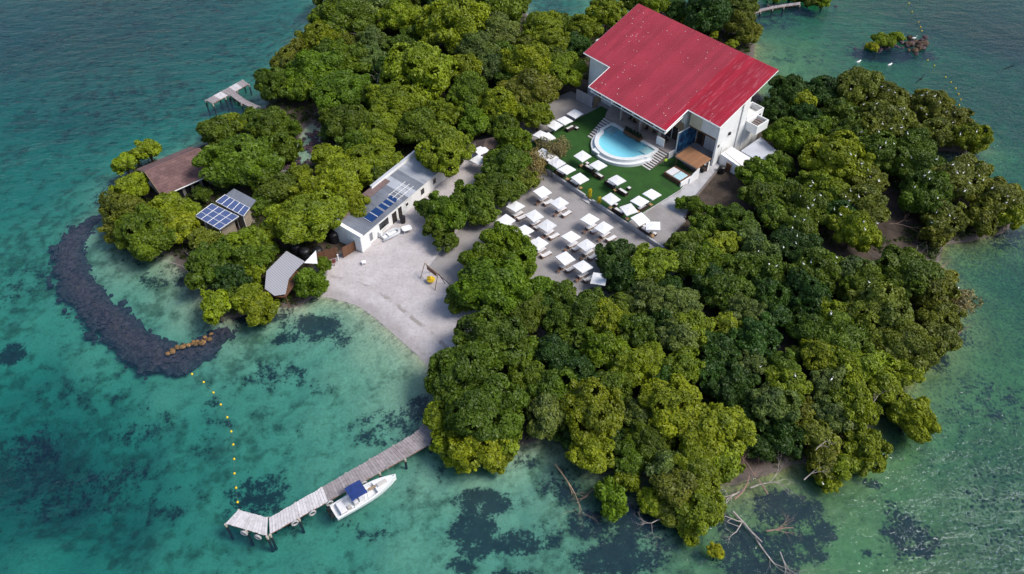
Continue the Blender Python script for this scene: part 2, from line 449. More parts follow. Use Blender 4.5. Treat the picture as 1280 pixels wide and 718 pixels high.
def terrain(x, y):
    """height, weed, grass, sand arrays"""
    x = np.asarray(x, float); y = np.asarray(y, float)
    d = seg_d(x, y, shore) + .5 * wob(x, y, .55, 1.0) * (seg_d(x, y, sandp) < -2)
    s = np.clip((seg_d(x, y, sandp) + 1.2) / 2.4, 0, 1)
    num = np.zeros_like(x); den = np.zeros_like(x); nw = np.zeros_like(x)
    for (cx, cy, dep, wd) in cw:
        w = 1 / (((x - cx) ** 2 + (y - cy) ** 2) ** 1.25 + 4)
        num += w * dep; nw += w * wd; den += w
    dep = num / den; weed = nw / den
    g = np.zeros_like(x)
    for (cx, cy, rx, ry, st) in gw:
        q = ((x - cx) / rx) ** 2 + ((y - cy) / ry) ** 2
        g = np.maximum(g, st * np.clip(1.35 - .75 * q, 0, 1))
    inl = np.exp(-(((x - INL[0].x) / 3.2) ** 2 + ((y - INL[0].y) / 6.5) ** 2)) + np.exp(-(((x - INL[1].x) / 4.0) ** 2 + ((y - INL[1].y) / 4.0) ** 2))
    land = 1.0 * (1 - np.exp(-np.maximum(d, 0) / 5.0)) + .06 * wob(x, y, .9, 2.0) * np.clip(d / 4, 0, 1) * (1 - s)
    land = land - 1.35 * np.clip(inl, 0, 1)
    sea = -dep * (1 - np.exp(np.minimum(d, 0) / (2.2 + 1.6 * dep))) - .02
    sea = sea + .12 * wob(x, y, .5, 3.0) * np.clip(-d / 6, 0, 1)
    return np.where(d > 0, land, sea), weed, g, s
INL = [W(388, 172, 0), W(362, 203, 0)]
def axis(lo, hi, st, far):
    a = list(np.arange(lo, hi + 1e-6, st)); e = st; p = hi; q = lo
    post, pre = [], []
    while p < far[1]: e *= 1.5; p += e; post.append(p)
    e = st
    while q > far[0]: e *= 1.5; q -= e; pre.append(q)
    return np.array(pre[::-1] + a + post)
gx = axis(-138, 138, .6, (-1500, 1500)); gy = axis(30, 186, .6, (-1200, 1800))
GX, GY = np.meshgrid(gx, gy)
zz, weed, gr, sd = terrain(GX.ravel(), GY.ravel())
nx, ny = len(gx), len(gy)
me = bpy.data.meshes.new('ground')
vs = np.column_stack([GX.ravel(), GY.ravel(), zz])
ii = np.arange(nx * ny).reshape(ny, nx)
fs = np.column_stack([ii[:-1, :-1].ravel(), ii[:-1, 1:].ravel(), ii[1:, 1:].ravel(), ii[1:, :-1].ravel()])
def fast_mesh(me, vs, fs):
    n, k = fs.shape
    me.vertices.add(len(vs)); me.vertices.foreach_set('co', np.ascontiguousarray(vs, np.float32).ravel())
    me.loops.add(n * k); me.loops.foreach_set('vertex_index', np.ascontiguousarray(fs, np.int32).ravel())
    me.polygons.add(n); me.polygons.foreach_set('loop_start', np.arange(0, n * k, k, dtype=np.int32))
    me.update(calc_edges=True); me.validate()
fast_mesh(me, vs, fs)
olive = np.clip((GX.ravel() - 2 - .02 * (GY.ravel() - 60)) / 26, 0, 1)
for nm, arr in (('weed', weed), ('grass', gr), ('sand', sd), ('olive', olive)):
    a = me.attributes.new(nm, 'FLOAT', 'POINT'); a.data.foreach_set('value', arr.astype(np.float32))
me.polygons.foreach_set('use_smooth', [True] * len(me.polygons))
def ground_mat():
    m, nt, out = nodes_of('island_ground')
    ge = N(nt, 'ShaderNodeNewGeometry'); sx = N(nt, 'ShaderNodeSeparateXYZ'); nt.links.new(ge.outputs['Position'], sx.inputs[0])
    P = ge.outputs['Position']; Z = sx.outputs[2]
    def att(n): return N(nt, 'ShaderNodeAttribute', attribute_name=n).outputs['Fac']
    n_l = noise(nt, P, .12, 5, .6); n_m = noise(nt, P, .55, 5, .65); n_f = noise(nt, P, 2.6, 5, .7); n_x = noise(nt, P, 9, 3, .7)
    # dry land
    soil = mixc(nt, smooth(nt, n_m, .3, .7), (.045, .034, .028), (.095, .072, .06))
    soil = mixc(nt, smooth(nt, n_f, .5, .7), soil, (.055, .05, .03))
    sand = mixc(nt, smooth(nt, n_m, .3, .72), (.44, .405, .41), (.53, .495, .505))
    sand = mixc(nt, math_(nt, 'MULTIPLY', smooth(nt, n_f, .46, .68), .5), sand, (.32, .28, .26))
    sand = mixc(nt, math_(nt, 'MULTIPLY', smooth(nt, n_x, .56, .70), .45), sand, (.2, .17, .15))
    land = mixc(nt, att('sand'), soil, sand)
    zn = math_(nt, 'ADD', Z, math_(nt, 'MULTIPLY', math_(nt, 'SUBTRACT', n_m, .5), .12))
    wet = math_(nt, 'MULTIPLY', smooth(nt, zn, .34, .12), .38)
    land = mixc(nt, wet, land, (.20, .175, .165))
    line = math_(nt, 'MULTIPLY', smooth(nt, zn, .47, .50), smooth(nt, zn, .56, .52))
    land = mixc(nt, math_(nt, 'MULTIPLY', math_(nt, 'MULTIPLY', line, smooth(nt, n_m, .42, .58)), .55), land, (.15, .12, .09))
    # sea floor
    sea = mixc(nt, smooth(nt, n_f, .3, .7), (.40, .44, .29), (.56, .60, .43))
    sea = mixc(nt, math_(nt, 'MULTIPLY', att('olive'), .92), sea, mixc(nt, smooth(nt, n_m, .3, .7), (.26, .28, .075), (.42, .42, .14)))
    wd = math_(nt, 'ADD', att('weed'), math_(nt, 'MULTIPLY', math_(nt, 'SUBTRACT', n_m, .5), 3.0))
    wd = math_(nt, 'ADD', wd, math_(nt, 'MULTIPLY', math_(nt, 'SUBTRACT', n_l, .5), 1.6))
    sea = mixc(nt, math_(nt, 'MULTIPLY', smooth(nt, wd, .15, .95), .78), sea, mixc(nt, att('olive'), (.11, .14, .065), (.15, .17, .05)))
    fl = math_(nt, 'ADD', att('weed'), math_(nt, 'MULTIPLY', math_(nt, 'SUBTRACT', n_f, .5), 2.4))
    sea = mixc(nt, math_(nt, 'MULTIPLY', smooth(nt, fl, .5, 1.0), .7), sea, (.05, .055, .035))
    gs = math_(nt, 'ADD', att('grass'), math_(nt, 'MULTIPLY', math_(nt, 'SUBTRACT', n_m, .5), 2.3))
    gs = math_(nt, 'ADD', gs, math_(nt, 'MULTIPLY', math_(nt, 'SUBTRACT', n_f, .5), 2.3))
    sea = mixc(nt, math_(nt, 'MULTIPLY', smooth(nt, gs, .36, .85), .92), sea, mixc(nt, n_x, (.010, .011, .013), (.045, .045, .042)))
    cc = mixc(nt, smooth(nt, zn, -.08, .04), sea, land)
    p = N(nt, 'ShaderNodeBsdfPrincipled'); setin(nt, p, 'Base Color', cc); p.inputs['Roughness'].default_value = .92; p.inputs['Specular IOR Level'].default_value = .15
    b = N(nt, 'ShaderNodeBump'); b.inputs['Strength'].default_value = .5; b.inputs['Distance'].default_value = .15
    nt.links.new(math_(nt, 'ADD', n_f, math_(nt, 'MULTIPLY', n_x, .4)), b.inputs['Height']); nt.links.new(b.outputs[0], p.inputs['Normal'])
    nt.links.new(p.outputs[0], out.inputs[0])
    return m
me.materials.append(ground_mat())
tag(put('ground', me), kind='structure')
def gz(x, y): return float(terrain(np.array([x]), np.array([y]))[0][0])

def water_mat():
    m, nt, out = nodes_of('sea_water')
    ge = N(nt, 'ShaderNodeNewGeometry'); P = ge.outputs['Position']
    mp = N(nt, 'ShaderNodeMapping'); nt.links.new(P, mp.inputs[0]); mp.inputs['Scale'].default_value = (.55, 1.0, 1); mp.inputs['Rotation'].default_value = (0, 0, R_(-18))
    n1 = noise(nt, mp.outputs[0], .42, 4, .6); n2 = noise(nt, mp.outputs[0], 1.6, 4, .65); big = noise(nt, P, .018, 3, .5)
    h = math_(nt, 'ADD', n1, math_(nt, 'MULTIPLY', n2, .42))
    b = N(nt, 'ShaderNodeBump'); b.inputs['Distance'].default_value = .5
    setin(nt, b, 'Strength', smooth(nt, big, .35, .65, .45, .95)); nt.links.new(h, b.inputs['Height'])
    fr = N(nt, 'ShaderNodeFresnel'); fr.inputs[0].default_value = 1.42; nt.links.new(b.outputs[0], fr.inputs['Normal'])
    tr = N(nt, 'ShaderNodeBsdfTransparent'); df = N(nt, 'ShaderNodeBsdfDiffuse'); df.inputs[0].default_value = (.04, .14, .30, 1)
    gl = N(nt, 'ShaderNodeBsdfGlossy'); gl.inputs['Roughness'].default_value = .06; nt.links.new(b.outputs[0], gl.inputs['Normal'])
    m1 = N(nt, 'ShaderNodeMixShader'); m1.inputs[0].default_value = .07
    nt.links.new(tr.outputs[0], m1.inputs[1]); nt.links.new(df.outputs[0], m1.inputs[2])
    m2 = N(nt, 'ShaderNodeMixShader'); nt.links.new(fr.outputs[0], m2.inputs[0]); nt.links.new(m1.outputs[0], m2.inputs[1]); nt.links.new(gl.outputs[0], m2.inputs[2])
    nt.links.new(m2.outputs[0], out.inputs['Surface'])
    va = N(nt, 'ShaderNodeVolumeAbsorption'); va.inputs['Color'].default_value = (.0, .755, .775, 1); va.inputs['Density'].default_value = .36
    nt.links.new(va.outputs[0], out.inputs['Volume'])
    return m
SEAW = water_mat()
tag(MB().box(-1480, 1480, -1180, 1780, -40, 0).build('water', SEAW), kind='structure')

# ------------------------------------------------------------------ resort frame: a runs along the pool front, b away from the sea
HO, TH = Vector((13.304, 121.153, 0)), R_(-48.97)
UA = Vector((math.cos(TH), math.sin(TH), 0)); VB = Vector((-UA.y, UA.x, 0))
def AB(a, b, z=0): p = HO + UA * a + VB * b; p.z = z; return p
def loc_ab(x, y, z):
    d = W(x, y, z) - HO
    return d.dot(UA), d.dot(VB)
def frame(name, label, cat, group=None): return thing(name, label, cat, HO, TH, group)
def slab(name, pts, z0, z1, m): return tag(MB().prism(pts, z0, z1).build(name, m, None, loc=HO, rz=TH), kind='structure')

slab('terrace', [(-9, 5), (-9.5, -2), (-2, -17), (5, -24), (9.2, -38), (12, -44), (40, -44), (38, -15.9), (-1.2, -15.9), (-1.2, 5)], -.5, 1.06, CONC)
slab('lawn', [(-1.1, -15.6), (24.6, -15.6), (24.6, -3.2), (23.2, 1.6), (19, 3), (19, 5), (-1.1, 6.3)], 0, 1.5, TURF)
slab('side_terrace', [(24.66, -15.6), (31.5, -15.6), (30, -8.2), (24.66, -8.2)], 0, 1.42, CONC)
slab('path', [(24.66, -8.14), (29.6, -8.14), (27.0, -2), (24.6, 7.2), (22.9, 7.2), (23.3, 1.7), (24.66, -3.1)], 0, 1.34, PATHM)

def low_wall(name, label, pts, th, z0, z1, m):
    t = frame(name, label, 'wall')
    for k in range(len(pts) - 1):
        (x0, y0), (x1, y1) = pts[k], pts[k + 1]
        n = max(1, round(math.hypot(x1 - x0, y1 - y0) / 3))
        for i in range(n):
            f0, f1 = i / n, (i + 1) / n - .004
            c = ((x0 + (x1 - x0) * (f0 + f1) / 2), (y0 + (y1 - y0) * (f0 + f1) / 2), (z0 + z1) / 2)
            MB().cbox(c, (math.hypot(x1 - x0, y1 - y0) * (f1 - f0), th, z1 - z0), math.atan2(y1 - y0, x1 - x0), .02).build('block', m, t)
    return t
low_wall('low_wall', 'low pale kerb wall between the green lawn and the grey terrace', [(6.6, -15.75), (15.6, -15.75)], .32, .8, 1.72, PATHM)
low_wall('low_wall', 'low pale kerb wall running from the lawn opening to the terrace corner', [(17.2, -15.75), (32.2, -15.75)], .32, .8, 1.72, PATHM)
low_wall('low_wall', 'low white edge wall between lawn and pale concrete path', [(24.63, -15.3), (24.63, -3.2), (23.2, 1.6), (22.8, 7)], .16, .9, 1.62, PATHM)
low_wall('low_wall', 'thin brown edging along the outer side of the pale path', [(29.5, -7.9), (27.1, -2), (24.8, 6.8)], .22, .8, 1.55, RISER)
st = frame('garden_step', 'white step in the gap of the lawn wall beside yellow plants', 'step')
MB().box(15.7, 17.1, -16.5, -15.95, .9, 1.22).build('tread', PATHM, st)
MB().box(15.7, 17.1, -15.9, -15.62, .9, 1.42).build('tread', PATHM, st)

# ------------------------------------------------------------------ main house
RS = .37
def rz_(a, b): return 8.0 + RS * b - .010 * a
H = frame('main_house', 'large white house with a sloping red sheet-metal roof above the pool', 'house')
MB().cbox((8.3, 11.5, 1.1), (28, 13, 1.2)).build('foundation', CONC, H)
def wall(a0, a1, b0, b1, z0, m=WHITE, drop=.18, name='wall', z1=None):
    bt = [(a0, b0, z0), (a1, b0, z0), (a1, b1, z0), (a0, b1, z0)]
    tp = [(a, b, (rz_(a, b) - drop) if z1 is None else z1) for a, b, _ in bt]
    return MB().hexa(bt, tp).build(name, m, H)
wall(.9, 17.0, 5.7, 17.8, .6)
wall(-5.6, .85, 5.9, 17.7, .6)
wall(17.05, 23.3, 8.2, 13.2, .6)
wall(17.05, 19.5, 13.25, 17.8, .6)
wall(17.75, 23.3, 6.0, 8.15, 6.4)                                  # overhanging upper storey
MB().box(17.8, 20.2, 5.9, 5.97, 6.5, 9.3).build('wall_panel', CREAM, H)
wall(-7.5, -5.65, 9.0, 11.6, .6, z1=10.6, name='side_tower')
# end wall buttresses and vents
for b0, b1, pr in ((6.0, 7.3, .35), (7.35, 11.6, .12), (11.7, 13.2, .35)):
    bt = [(23.33, b0, .6), (23.33 + pr, b0, .6), (23.33 + pr, b1, .6), (23.33, b1, .6)]
    MB().hexa(bt, [(a, b, rz_(a, b) - .22) for a, b, _ in bt]).build('buttress', WHITE, H)
for b, z in ((9.3, 6.2), (6.6, 5.0)):
    MB().box(23.3, 23.72, b - .22, b + .22, z - .2, z + .25).build('vent', DARK, H)
# roof sheets
edges_a = [-6.48 + 1.08 * k for k in range(6)] + [17.55 * k / 17 for k in range(17)] + [17.55 + 6.61 * k / 6 for k in range(7)]
for a, a1 in zip(edges_a[:-1], edges_a[1:]):
    b0 = 5.03 if (a1 <= 0.001 or a >= 17.549) else 0.0
    mb = MB()
    w = a1 - a; prof = []
    n = 3
    for k in range(n):
        x = a + w * k / n
        prof += [(x, 0), (x + w / n * .62, 0), (x + w / n * .70, .08), (x + w / n * .92, .08)]
    prof.append((a1 + .002, 0))
    segs = 4
    rows = []
    for s in range(segs + 1):
        b = b0 + (18.55 - b0) * s / segs
        rows.append([(x, b, rz_(x, b) + h) for x, h in prof])
    base = len(mb.v)
    for r in rows: mb.v += r
    L = len(prof)
    for s in range(segs):
        for k in range(L - 1):
            mb.f.append((base + s * L + k, base + s * L + k + 1, base + (s + 1) * L + k + 1, base + (s + 1) * L + k))
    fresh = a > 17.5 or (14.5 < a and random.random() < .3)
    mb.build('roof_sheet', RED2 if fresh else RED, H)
def soffit(a0, a1, b0, b1):
    bt = [(a0, b0), (a1, b0), (a1, b1), (a0, b1)]
    MB().hexa([(x, y, rz_(x, y) - .14) for x, y in bt], [(x, y, rz_(x, y) - .02) for x, y in bt]).build('roof_deck', BROWNW, H)
soffit(-6.4, -.06, 5.1, 18.5); soffit(0.05, 17.5, .06, 18.5); soffit(17.6, 24.1, 5.1, 18.5)
# white fascia boards and eave truss
def beam(p, q, th, m=WHITE2, name='fascia', parent=None):
    return MB().tube([p, q], th, 4).build(name, m, parent or H)
def edge(a0, b0, a1, b1, dz=-.06, th=.12):
    return beam((a0, b0, rz_(a0, b0) + dz), (a1, b1, rz_(a1, b1) + dz), th)
edge(0, -.04, 17.6, -.04); edge(17.62, 0, 17.62, 5.0); edge(17.6, 5.0, 24.2, 5.0); edge(-6.5, 5.0, 0, 5.0); edge(-.03, 0, -.03, 5.0)
edge(-6.52, 5.0, -6.52, 18.5, -.1, .06); edge(24.2, 5, 24.2, 18.5, -.1, .06)
beam((.2, .35, 7.0), (17.3, .35, 6.9), .11, name='eave_chord'); beam((17.25, .4, 6.95), (17.25, 5.2, 8.6), .11, name='eave_chord')
for k in range(8):
    a = .4 + k * 2.4
    beam((a, .35, 7.0), (a, .35, rz_(a, .35) - .15), .08, name='eave_strut')
    if k % 2 == 0: beam((a, .35, 7.0), (a + 1.2, .35, rz_(a, .35) - .15), .05, name='eave_strut')
for k in range(3):
    b = .6 + k * 1.9
    beam((17.25, b, 6.95 + (b - .4) * .344), (17.25, b, rz_(17.2, b) - .15), .07, name='eave_strut')
# deck, upper gallery floor and ground-floor front
MB().prism([(2.9, 1.7), (17.6, 1.7), (17.6, 3.4), (17.9, 5.6), (.9, 5.6), (2.0, 3.0)], .6, 2.6).build('pool_deck', DECKST, H)
MB().box(18.0, 23.2, 3.0, 8.1, .6, 2.3).build('court_floor', CONC, H)
MB().box(17.62, 17.78, 1.72, 3.5, 1.3, 2.75).build('deck_wall', WHITE, H)
for a in (5.4, 9.9, 14.2):
    MB().box(a - .2, a + .2, 2.9, 3.3, 2.603, 7.9).build('column', DECKST, H)
MB().box(.95, 17.0, 5.62, 5.66, 2.61, 6.4).build('wall_panel', TANW, H)
MB().box(6.2, 12.6, 4.6, 5.2, 2.605, 3.7).build('bar_counter', TANW, H)
for k in range(6): MB().tube([(2 + k * 2.8, .5, 7.7), (2 + k * 2.8, 5.6, 9.6)], .09, 4).build('rafter', WHITE2, H)
for a0, a1, m in ((1.8, 4.4, DARK), (5.8, 8.6, TANW), (9.6, 12.6, DARK), (13.6, 16.2, DARK)):
    d = MB().box(a0, a1, 5.52, 5.6, 2.62, 5.0).build('door', m, H)
    for q in (a0, (a0 + a1) / 2, a1): MB().box(q - .05, q + .05, 5.46, 5.515, 2.62, 5.05).build('door_frame', WHITE2, d)
for a0, a1 in ((1.8, 4.2), (6, 8.5), (10, 12.6), (14, 16.2)):
    d = MB().box(a0, a1, 5.6, 5.68, 6.5, 8.0).build('window', GLASS, H)
    MB().box(a0 - .08, a1 + .08, 5.5, 5.59, 8.0, 8.1).build('lintel', WHITE2, d)
MB().box(14.3, 15.9, 2.3, 2.5, 2.61, 4.1).build('screen_panel', WHITE2, H)
# court: dark opening, pale shutter, mural wall
MB().box(17.85, 18.05, 3.15, 8.1, 2.31, 6.2).build('wall', WHITE, H)
MB().box(18.06, 18.12, 3.2, 7.9, 2.35, 6.15).build('mural', MURAL, H)
MB().box(18.2, 23.2, 8.1, 8.18, 2.3, 6.3).build('recess', DARK, H)
MB().box(20.0, 22.0, 7.95, 8.08, 2.32, 4.7).build('shutter', FENCEM, H)
for a in (18.35, 19.6, 22.4): MB().box(a, a + .18, 7.9, 8.07, 2.32, 6.2).build('timber_post', BROWNW, H)
MB().box(17.8, 23.3, 5.98, 6.08, 6.2, 6.5).build('timber_beam', BROWNW, H)
for a, z in ((23.1, 3.6), (23.9, 3.0)):
    MB().box(a - .3, a + .15, 4.2, 4.6, 1.0, z).build('post', WHITE2, H)
# balcony box and annexes on the end wall
def parapet(a0, a1, b0, b1, z0, zf, z1, name, roof=WHITE):
    mb = MB().box(a0, a1, b0, b1, z0, zf).build(name, roof, H)
    t = .16
    for q in ((a0, a1, b0, b0 + t), (a0, a1, b1 - t, b1), (a0, a0 + t, b0 + t, b1 - t), (a1 - t, a1, b0 + t, b1 - t)):
        MB().box(*q, zf, z1).build('parapet', WHITE, mb)
    return mb
pb = parapet(23.72, 26.0, 13.3, 16.4, 5.4, 6.0, 7.0, 'balcony')
for k in range(5): MB().box(24.0, 25.6, 13.6 + k * .5, 14.1 + k * .5, 6.01, 6.1 + .12 * k).build('step', RISER, pb)
parapet(21.2, 23.7, 13.3, 18.0, .6, 6.6, 7.6, 'balcony')
MB().box(23.71, 23.76, 16.6, 17.3, 5.6, 6.8).build('window', DARK, H)
MB().hexa([(25.6, 10.6, .6), (31.3, 10.6, .6), (31.3, 15.6, .6), (25.6, 15.6, .6)], [(25.6, 10.6, 3.3), (31.3, 10.6, 3.1), (31.3, 14.6, 3.3), (25.6, 15.9, 3.6)]).build('annex', ROOFG, H)
MB().hexa([(23.8, 7.4, .6), (29.6, 7.2, .6), (29.6, 10.5, .6), (23.8, 10.5, .6)], [(23.8, 7.6, 3.1), (29.6, 7.2, 2.8), (29.6, 10.5, 3.0), (23.8, 10.5, 3.2)]).build('annex', WHITE, H)
for a, w in ((25.6, .9), (28.7, .9)):
    MB().box(a, a + w, 7.0, 7.17, 1.0, 2.6).build('door', BROWNW, H)
MB().lathe([(.5, 0), (.55, .1), (.55, 1.2), (.3, 1.35)], (25.6, 6.0, 1.0), 14).build('water_butt', BLACKP, H)
MB().tube([(23.9, 7.3, 1.2), (23.9, 7.3, 4.6)], .04, 5).build('drain_pipe', GALV, H)
MB().tube([(24.1, 8.4, 3.16), (29.3, 7.5, 2.9)], .03, 4).build('roof_cable', DARK, H)

# stairs both sides of the pool
def stairs(label, a0, a1, sk, b_top, b_bot, n=9):
    t = frame('garden_stairs', label, 'stairs')
    for k in range(n):
        b1 = b_top + (b_bot - b_top) * k / n; b0 = b_top + (b_bot - b_top) * (k + 1) / n
        z = 2.6 - 1.1 * (k + .6) / n; s0 = sk * k / n
        MB().box(a0 + s0, a1 + s0, b0, b1, .8, z - .05).build('riser', RISER, t)
        MB().box(a0 + s0 - .02, a1 + s0 + .02, b0 - .04, b0 + abs(b1 - b0) * .55, z - .045, z).build('tread', NOSING, t)
    return t
stairs('wide stone stairs from the lawn to the deck at the fenced side of the pool', 3.0, 4.95, 1.2, 1.66, -3.7)
stairs('wide stone stairs from the lawn to the deck at the pavilion side of the pool', 15.9, 17.6, .2, 1.66, -2.9)

# pool
PL = frame('swimming_pool', 'half-round raised swimming pool with light blue water and white rim', 'pool')
pc, prx = (10.5, -1.4), 4.35
def arc(r, n=26, d=0.0):
    return [(pc[0] + r * math.cos(math.pi + math.pi * k / n), pc[1] + d + r * math.sin(math.pi + math.pi * k / n)) for k in range(n + 1)]
inner = [(5.35, 1.0), (5.35, -1.1)] + [p for p in arc(prx) if p[1] < -1.5] + [(15.4, -1.1), (15.4, 1.0)]
outer = [(4.85, 1.6), (4.85, -1.75), (5.75, -1.75)] + [p for p in arc(prx + .75) if p[1] < -1.8] + [(15.25, -1.75), (15.9, -1.75), (15.9, 1.6)]
def resamp(P, n=64):
    P = [Vector((p[0], p[1], 0)) for p in P] + [Vector((P[0][0], P[0][1], 0))]
    # sample by angle around the centre so both outlines correspond
    out = []
    c = Vector((pc[0], -.6, 0))
    for k in range(n):
        d = Vector((math.cos(2 * math.pi * k / n + .01), math.sin(2 * math.pi * k / n + .01), 0))
        best = None
        for i in range(len(P) - 1):
            e = P[i + 1] - P[i]; den = d.x * e.y - d.y * e.x
            if abs(den) < 1e-9: continue
            w = P[i] - c
            t = (w.x * e.y - w.y * e.x) / den; s = (w.x * d.y - w.y * d.x) / den
            if t > 0 and -1e-6 <= s <= 1 + 1e-6 and (best is None or t > best): best = t
        out.append(c + d * best)
    return out
ri, ro = resamp(inner), resamp(outer)
n = len(ri)
PZ = 2.52
mb = MB()
def ring(P, z): return [(p.x, p.y, z) for p in P]
mb.loft([ring(ro, .8), ring(ro, PZ - .06), ring(ro, PZ), ring(ri, PZ), ring(ri, PZ - .5)], False).build('pool_wall', POOLT, PL)
ro2 = [Vector((pc[0], -.6, 0)) + (p - Vector((pc[0], -.6, 0))) * 1.10 for p in ro]
mb = MB().loft([ring(ro2, .8), ring(ro2, 2.0), ring(ro, 2.0)], False).build('overflow_ledge', POOLT, PL)
def pool_floor():
    m, nt, out = nodes_of('pool_tile')
    v = mapped(nt); f = noise(nt, v, .8, 3)
    cc = mixc(nt, f, (.42, .74, .84), (.52, .80, .88))
    p = N(nt, 'ShaderNodeBsdfPrincipled'); setin(nt, p, 'Base Color', cc); p.inputs['Roughness'].default_value = .4
    nt.links.new(p.outputs[0], out.inputs[0]); return m
def pool_water():
    m, nt, out = nodes_of('pool_water')
    b = N(nt, 'ShaderNodeBump'); b.inputs['Strength'].default_value = .12; nt.links.new(noise(nt, mapped(nt), 3, 3), b.inputs['Height'])
    tr = N(nt, 'ShaderNodeBsdfTransparent'); tr.inputs[0].default_value = (.70, .92, .97, 1)
    gl = N(nt, 'ShaderNodeBsdfGlossy'); gl.inputs['Roughness'].default_value = .05; nt.links.new(b.outputs[0], gl.inputs['Normal'])
    fr = N(nt, 'ShaderNodeFresnel'); fr.inputs[0].default_value = 1.33
    mx = N(nt, 'ShaderNodeMixShader'); nt.links.new(fr.outputs[0], mx.inputs[0]); nt.links.new(tr.outputs[0], mx.inputs[1]); nt.links.new(gl.outputs[0], mx.inputs[2])
    nt.links.new(mx.outputs[0], out.inputs[0]); return m
PF = pool_floor()
MB().poly(ring(ri, PZ - .48)).build('pool_floor', PF, PL)
MB().poly(ring([Vector((pc[0], -.6, 0)) + (p - Vector((pc[0], -.6, 0))) * .995 for p in ri], PZ - .12)).build('pool_surface', pool_water(), PL)
MB().box(5.45, 7.0, -1.0, .9, PZ - .47, PZ - .22).build('shallow_seat', POOLT, PL)
MB().box(13.6, 15.3, -1.0, .9, PZ - .47, PZ - .25).build('shallow_seat', POOLT, PL)
MB().cbox((8.9, -6.3, 1.6), (1.5, 1.2, 1.5), 0, .03).build('waterfall_box', POOLT, PL)
MB().box(8.3, 9.5, -6.95, -6.92, 1.2, 2.1).build('grille', GALV, PL)
# planter between pool and deck
pt = frame('planter', 'long dark brown planter box with dark plants between pool and deck', 'planter')
MB().box(8.2, 12.0, .75, 1.62, 2.3, 2.95).build('trough', BROWNW, pt)

# pavilion, hot tub bed
pv = frame('pavilion', 'small brown timber pavilion roof beside the blue mural wall', 'pavilion')
for k in range(14):
    a0 = 19.7 + k * .33
    MB().hexa([(a0, .9, 3.55), (a0 + .32, .9, 3.55), (a0 + .32, 4.3, 3.85), (a0, 4.3, 3.85)], [(a0, .9, 3.65), (a0 + .32, .9, 3.65), (a0 + .32, 4.3, 3.95), (a0, 4.3, 3.95)]).build('roof_board', TILE_BR, pv)
for a, b in ((19.9, 1.1), (24.0, 1.1), (19.9, 4.1), (24.0, 4.1)):
    MB().tube([(a, b, 1.2), (a, b, 3.6)], .09, 6).build('post', BROWNW, pv)
MB().tube([(19.7, .88, 3.5), (24.3, .88, 3.5)], .09, 4).build('eave_beam', TANW, pv)
MB().hexa([(24.1, -.6, 1), (24.3, -.6, 1), (24.3, 1.6, 1), (24.1, 1.6, 1)], [(24.1, -.6, 2.3), (24.3, -.6, 2.3), (24.3, 1.6, 3.4), (24.1, 1.6, 3.4)]).build('side_wall', WHITE, pv)
MB().box(19.9, 24.0, 3.2, 4.2, 1.5, 2.2).build('counter', DARK, pv)
ht = frame('hot_tub', 'dark timber hot tub box with two white lids on the lawn', 'hot tub')
MB().box(20.3, 23.9, -2.4, .5, 1.3, 2.25).build('tub_box', BROWNW, ht)
MB().box(20.5, 21.85, -2.2, -.2, 2.26, 2.36).build('lid', CUSHION, ht)
MB().box(22.0, 23.5, -2.2, -.2, 2.26, 2.34).build('lid', M('aqua_lid', (.42, .60, .64), .4, .08, 2), ht)
MB().box(23.92, 24.1, -2.6, .5, 1.2, 2.4).build('side_wall', WHITE, ht)

# ------------------------------------------------------------------ fence beside the house
def plank_fence(name, label, p0, p1, h, m, w=.22, z=1.06, gapped=.01, post=True):
    d = p1 - p0; L = d.length; ang = math.atan2(d.y, d.x)
    t = thing(name, label, 'fence', (p0.x, p0.y, z), ang)
    n = int(L / w)
    data = MB().cbox((0, 0, h / 2), (w - gapped, .04, h)).mesh('plank', m)
    for k in range(n):
        o = put('plank', data, t, ((k + .5) * w, random.uniform(-.012, .012), random.uniform(-.05, .02)))
        o.scale.z = random.uniform(.97, 1.03)
    for zz_ in (.35, h - .35): MB().cbox((L / 2, .06, zz_), (L, .06, .1)).build('rail', m, t)
    return t
plank_fence('plank_fence', 'tall lilac-white plank fence beside the far end of the lawn', AB(-6.3, 3.6), AB(-2.2, 3.8), 2.3, FENCEM)
plank_fence('plank_fence', 'tan plank fence joining the white fence to the red-roofed house', AB(-2.1, 3.9), AB(-2.2, 6.9), 2.3, TANW)

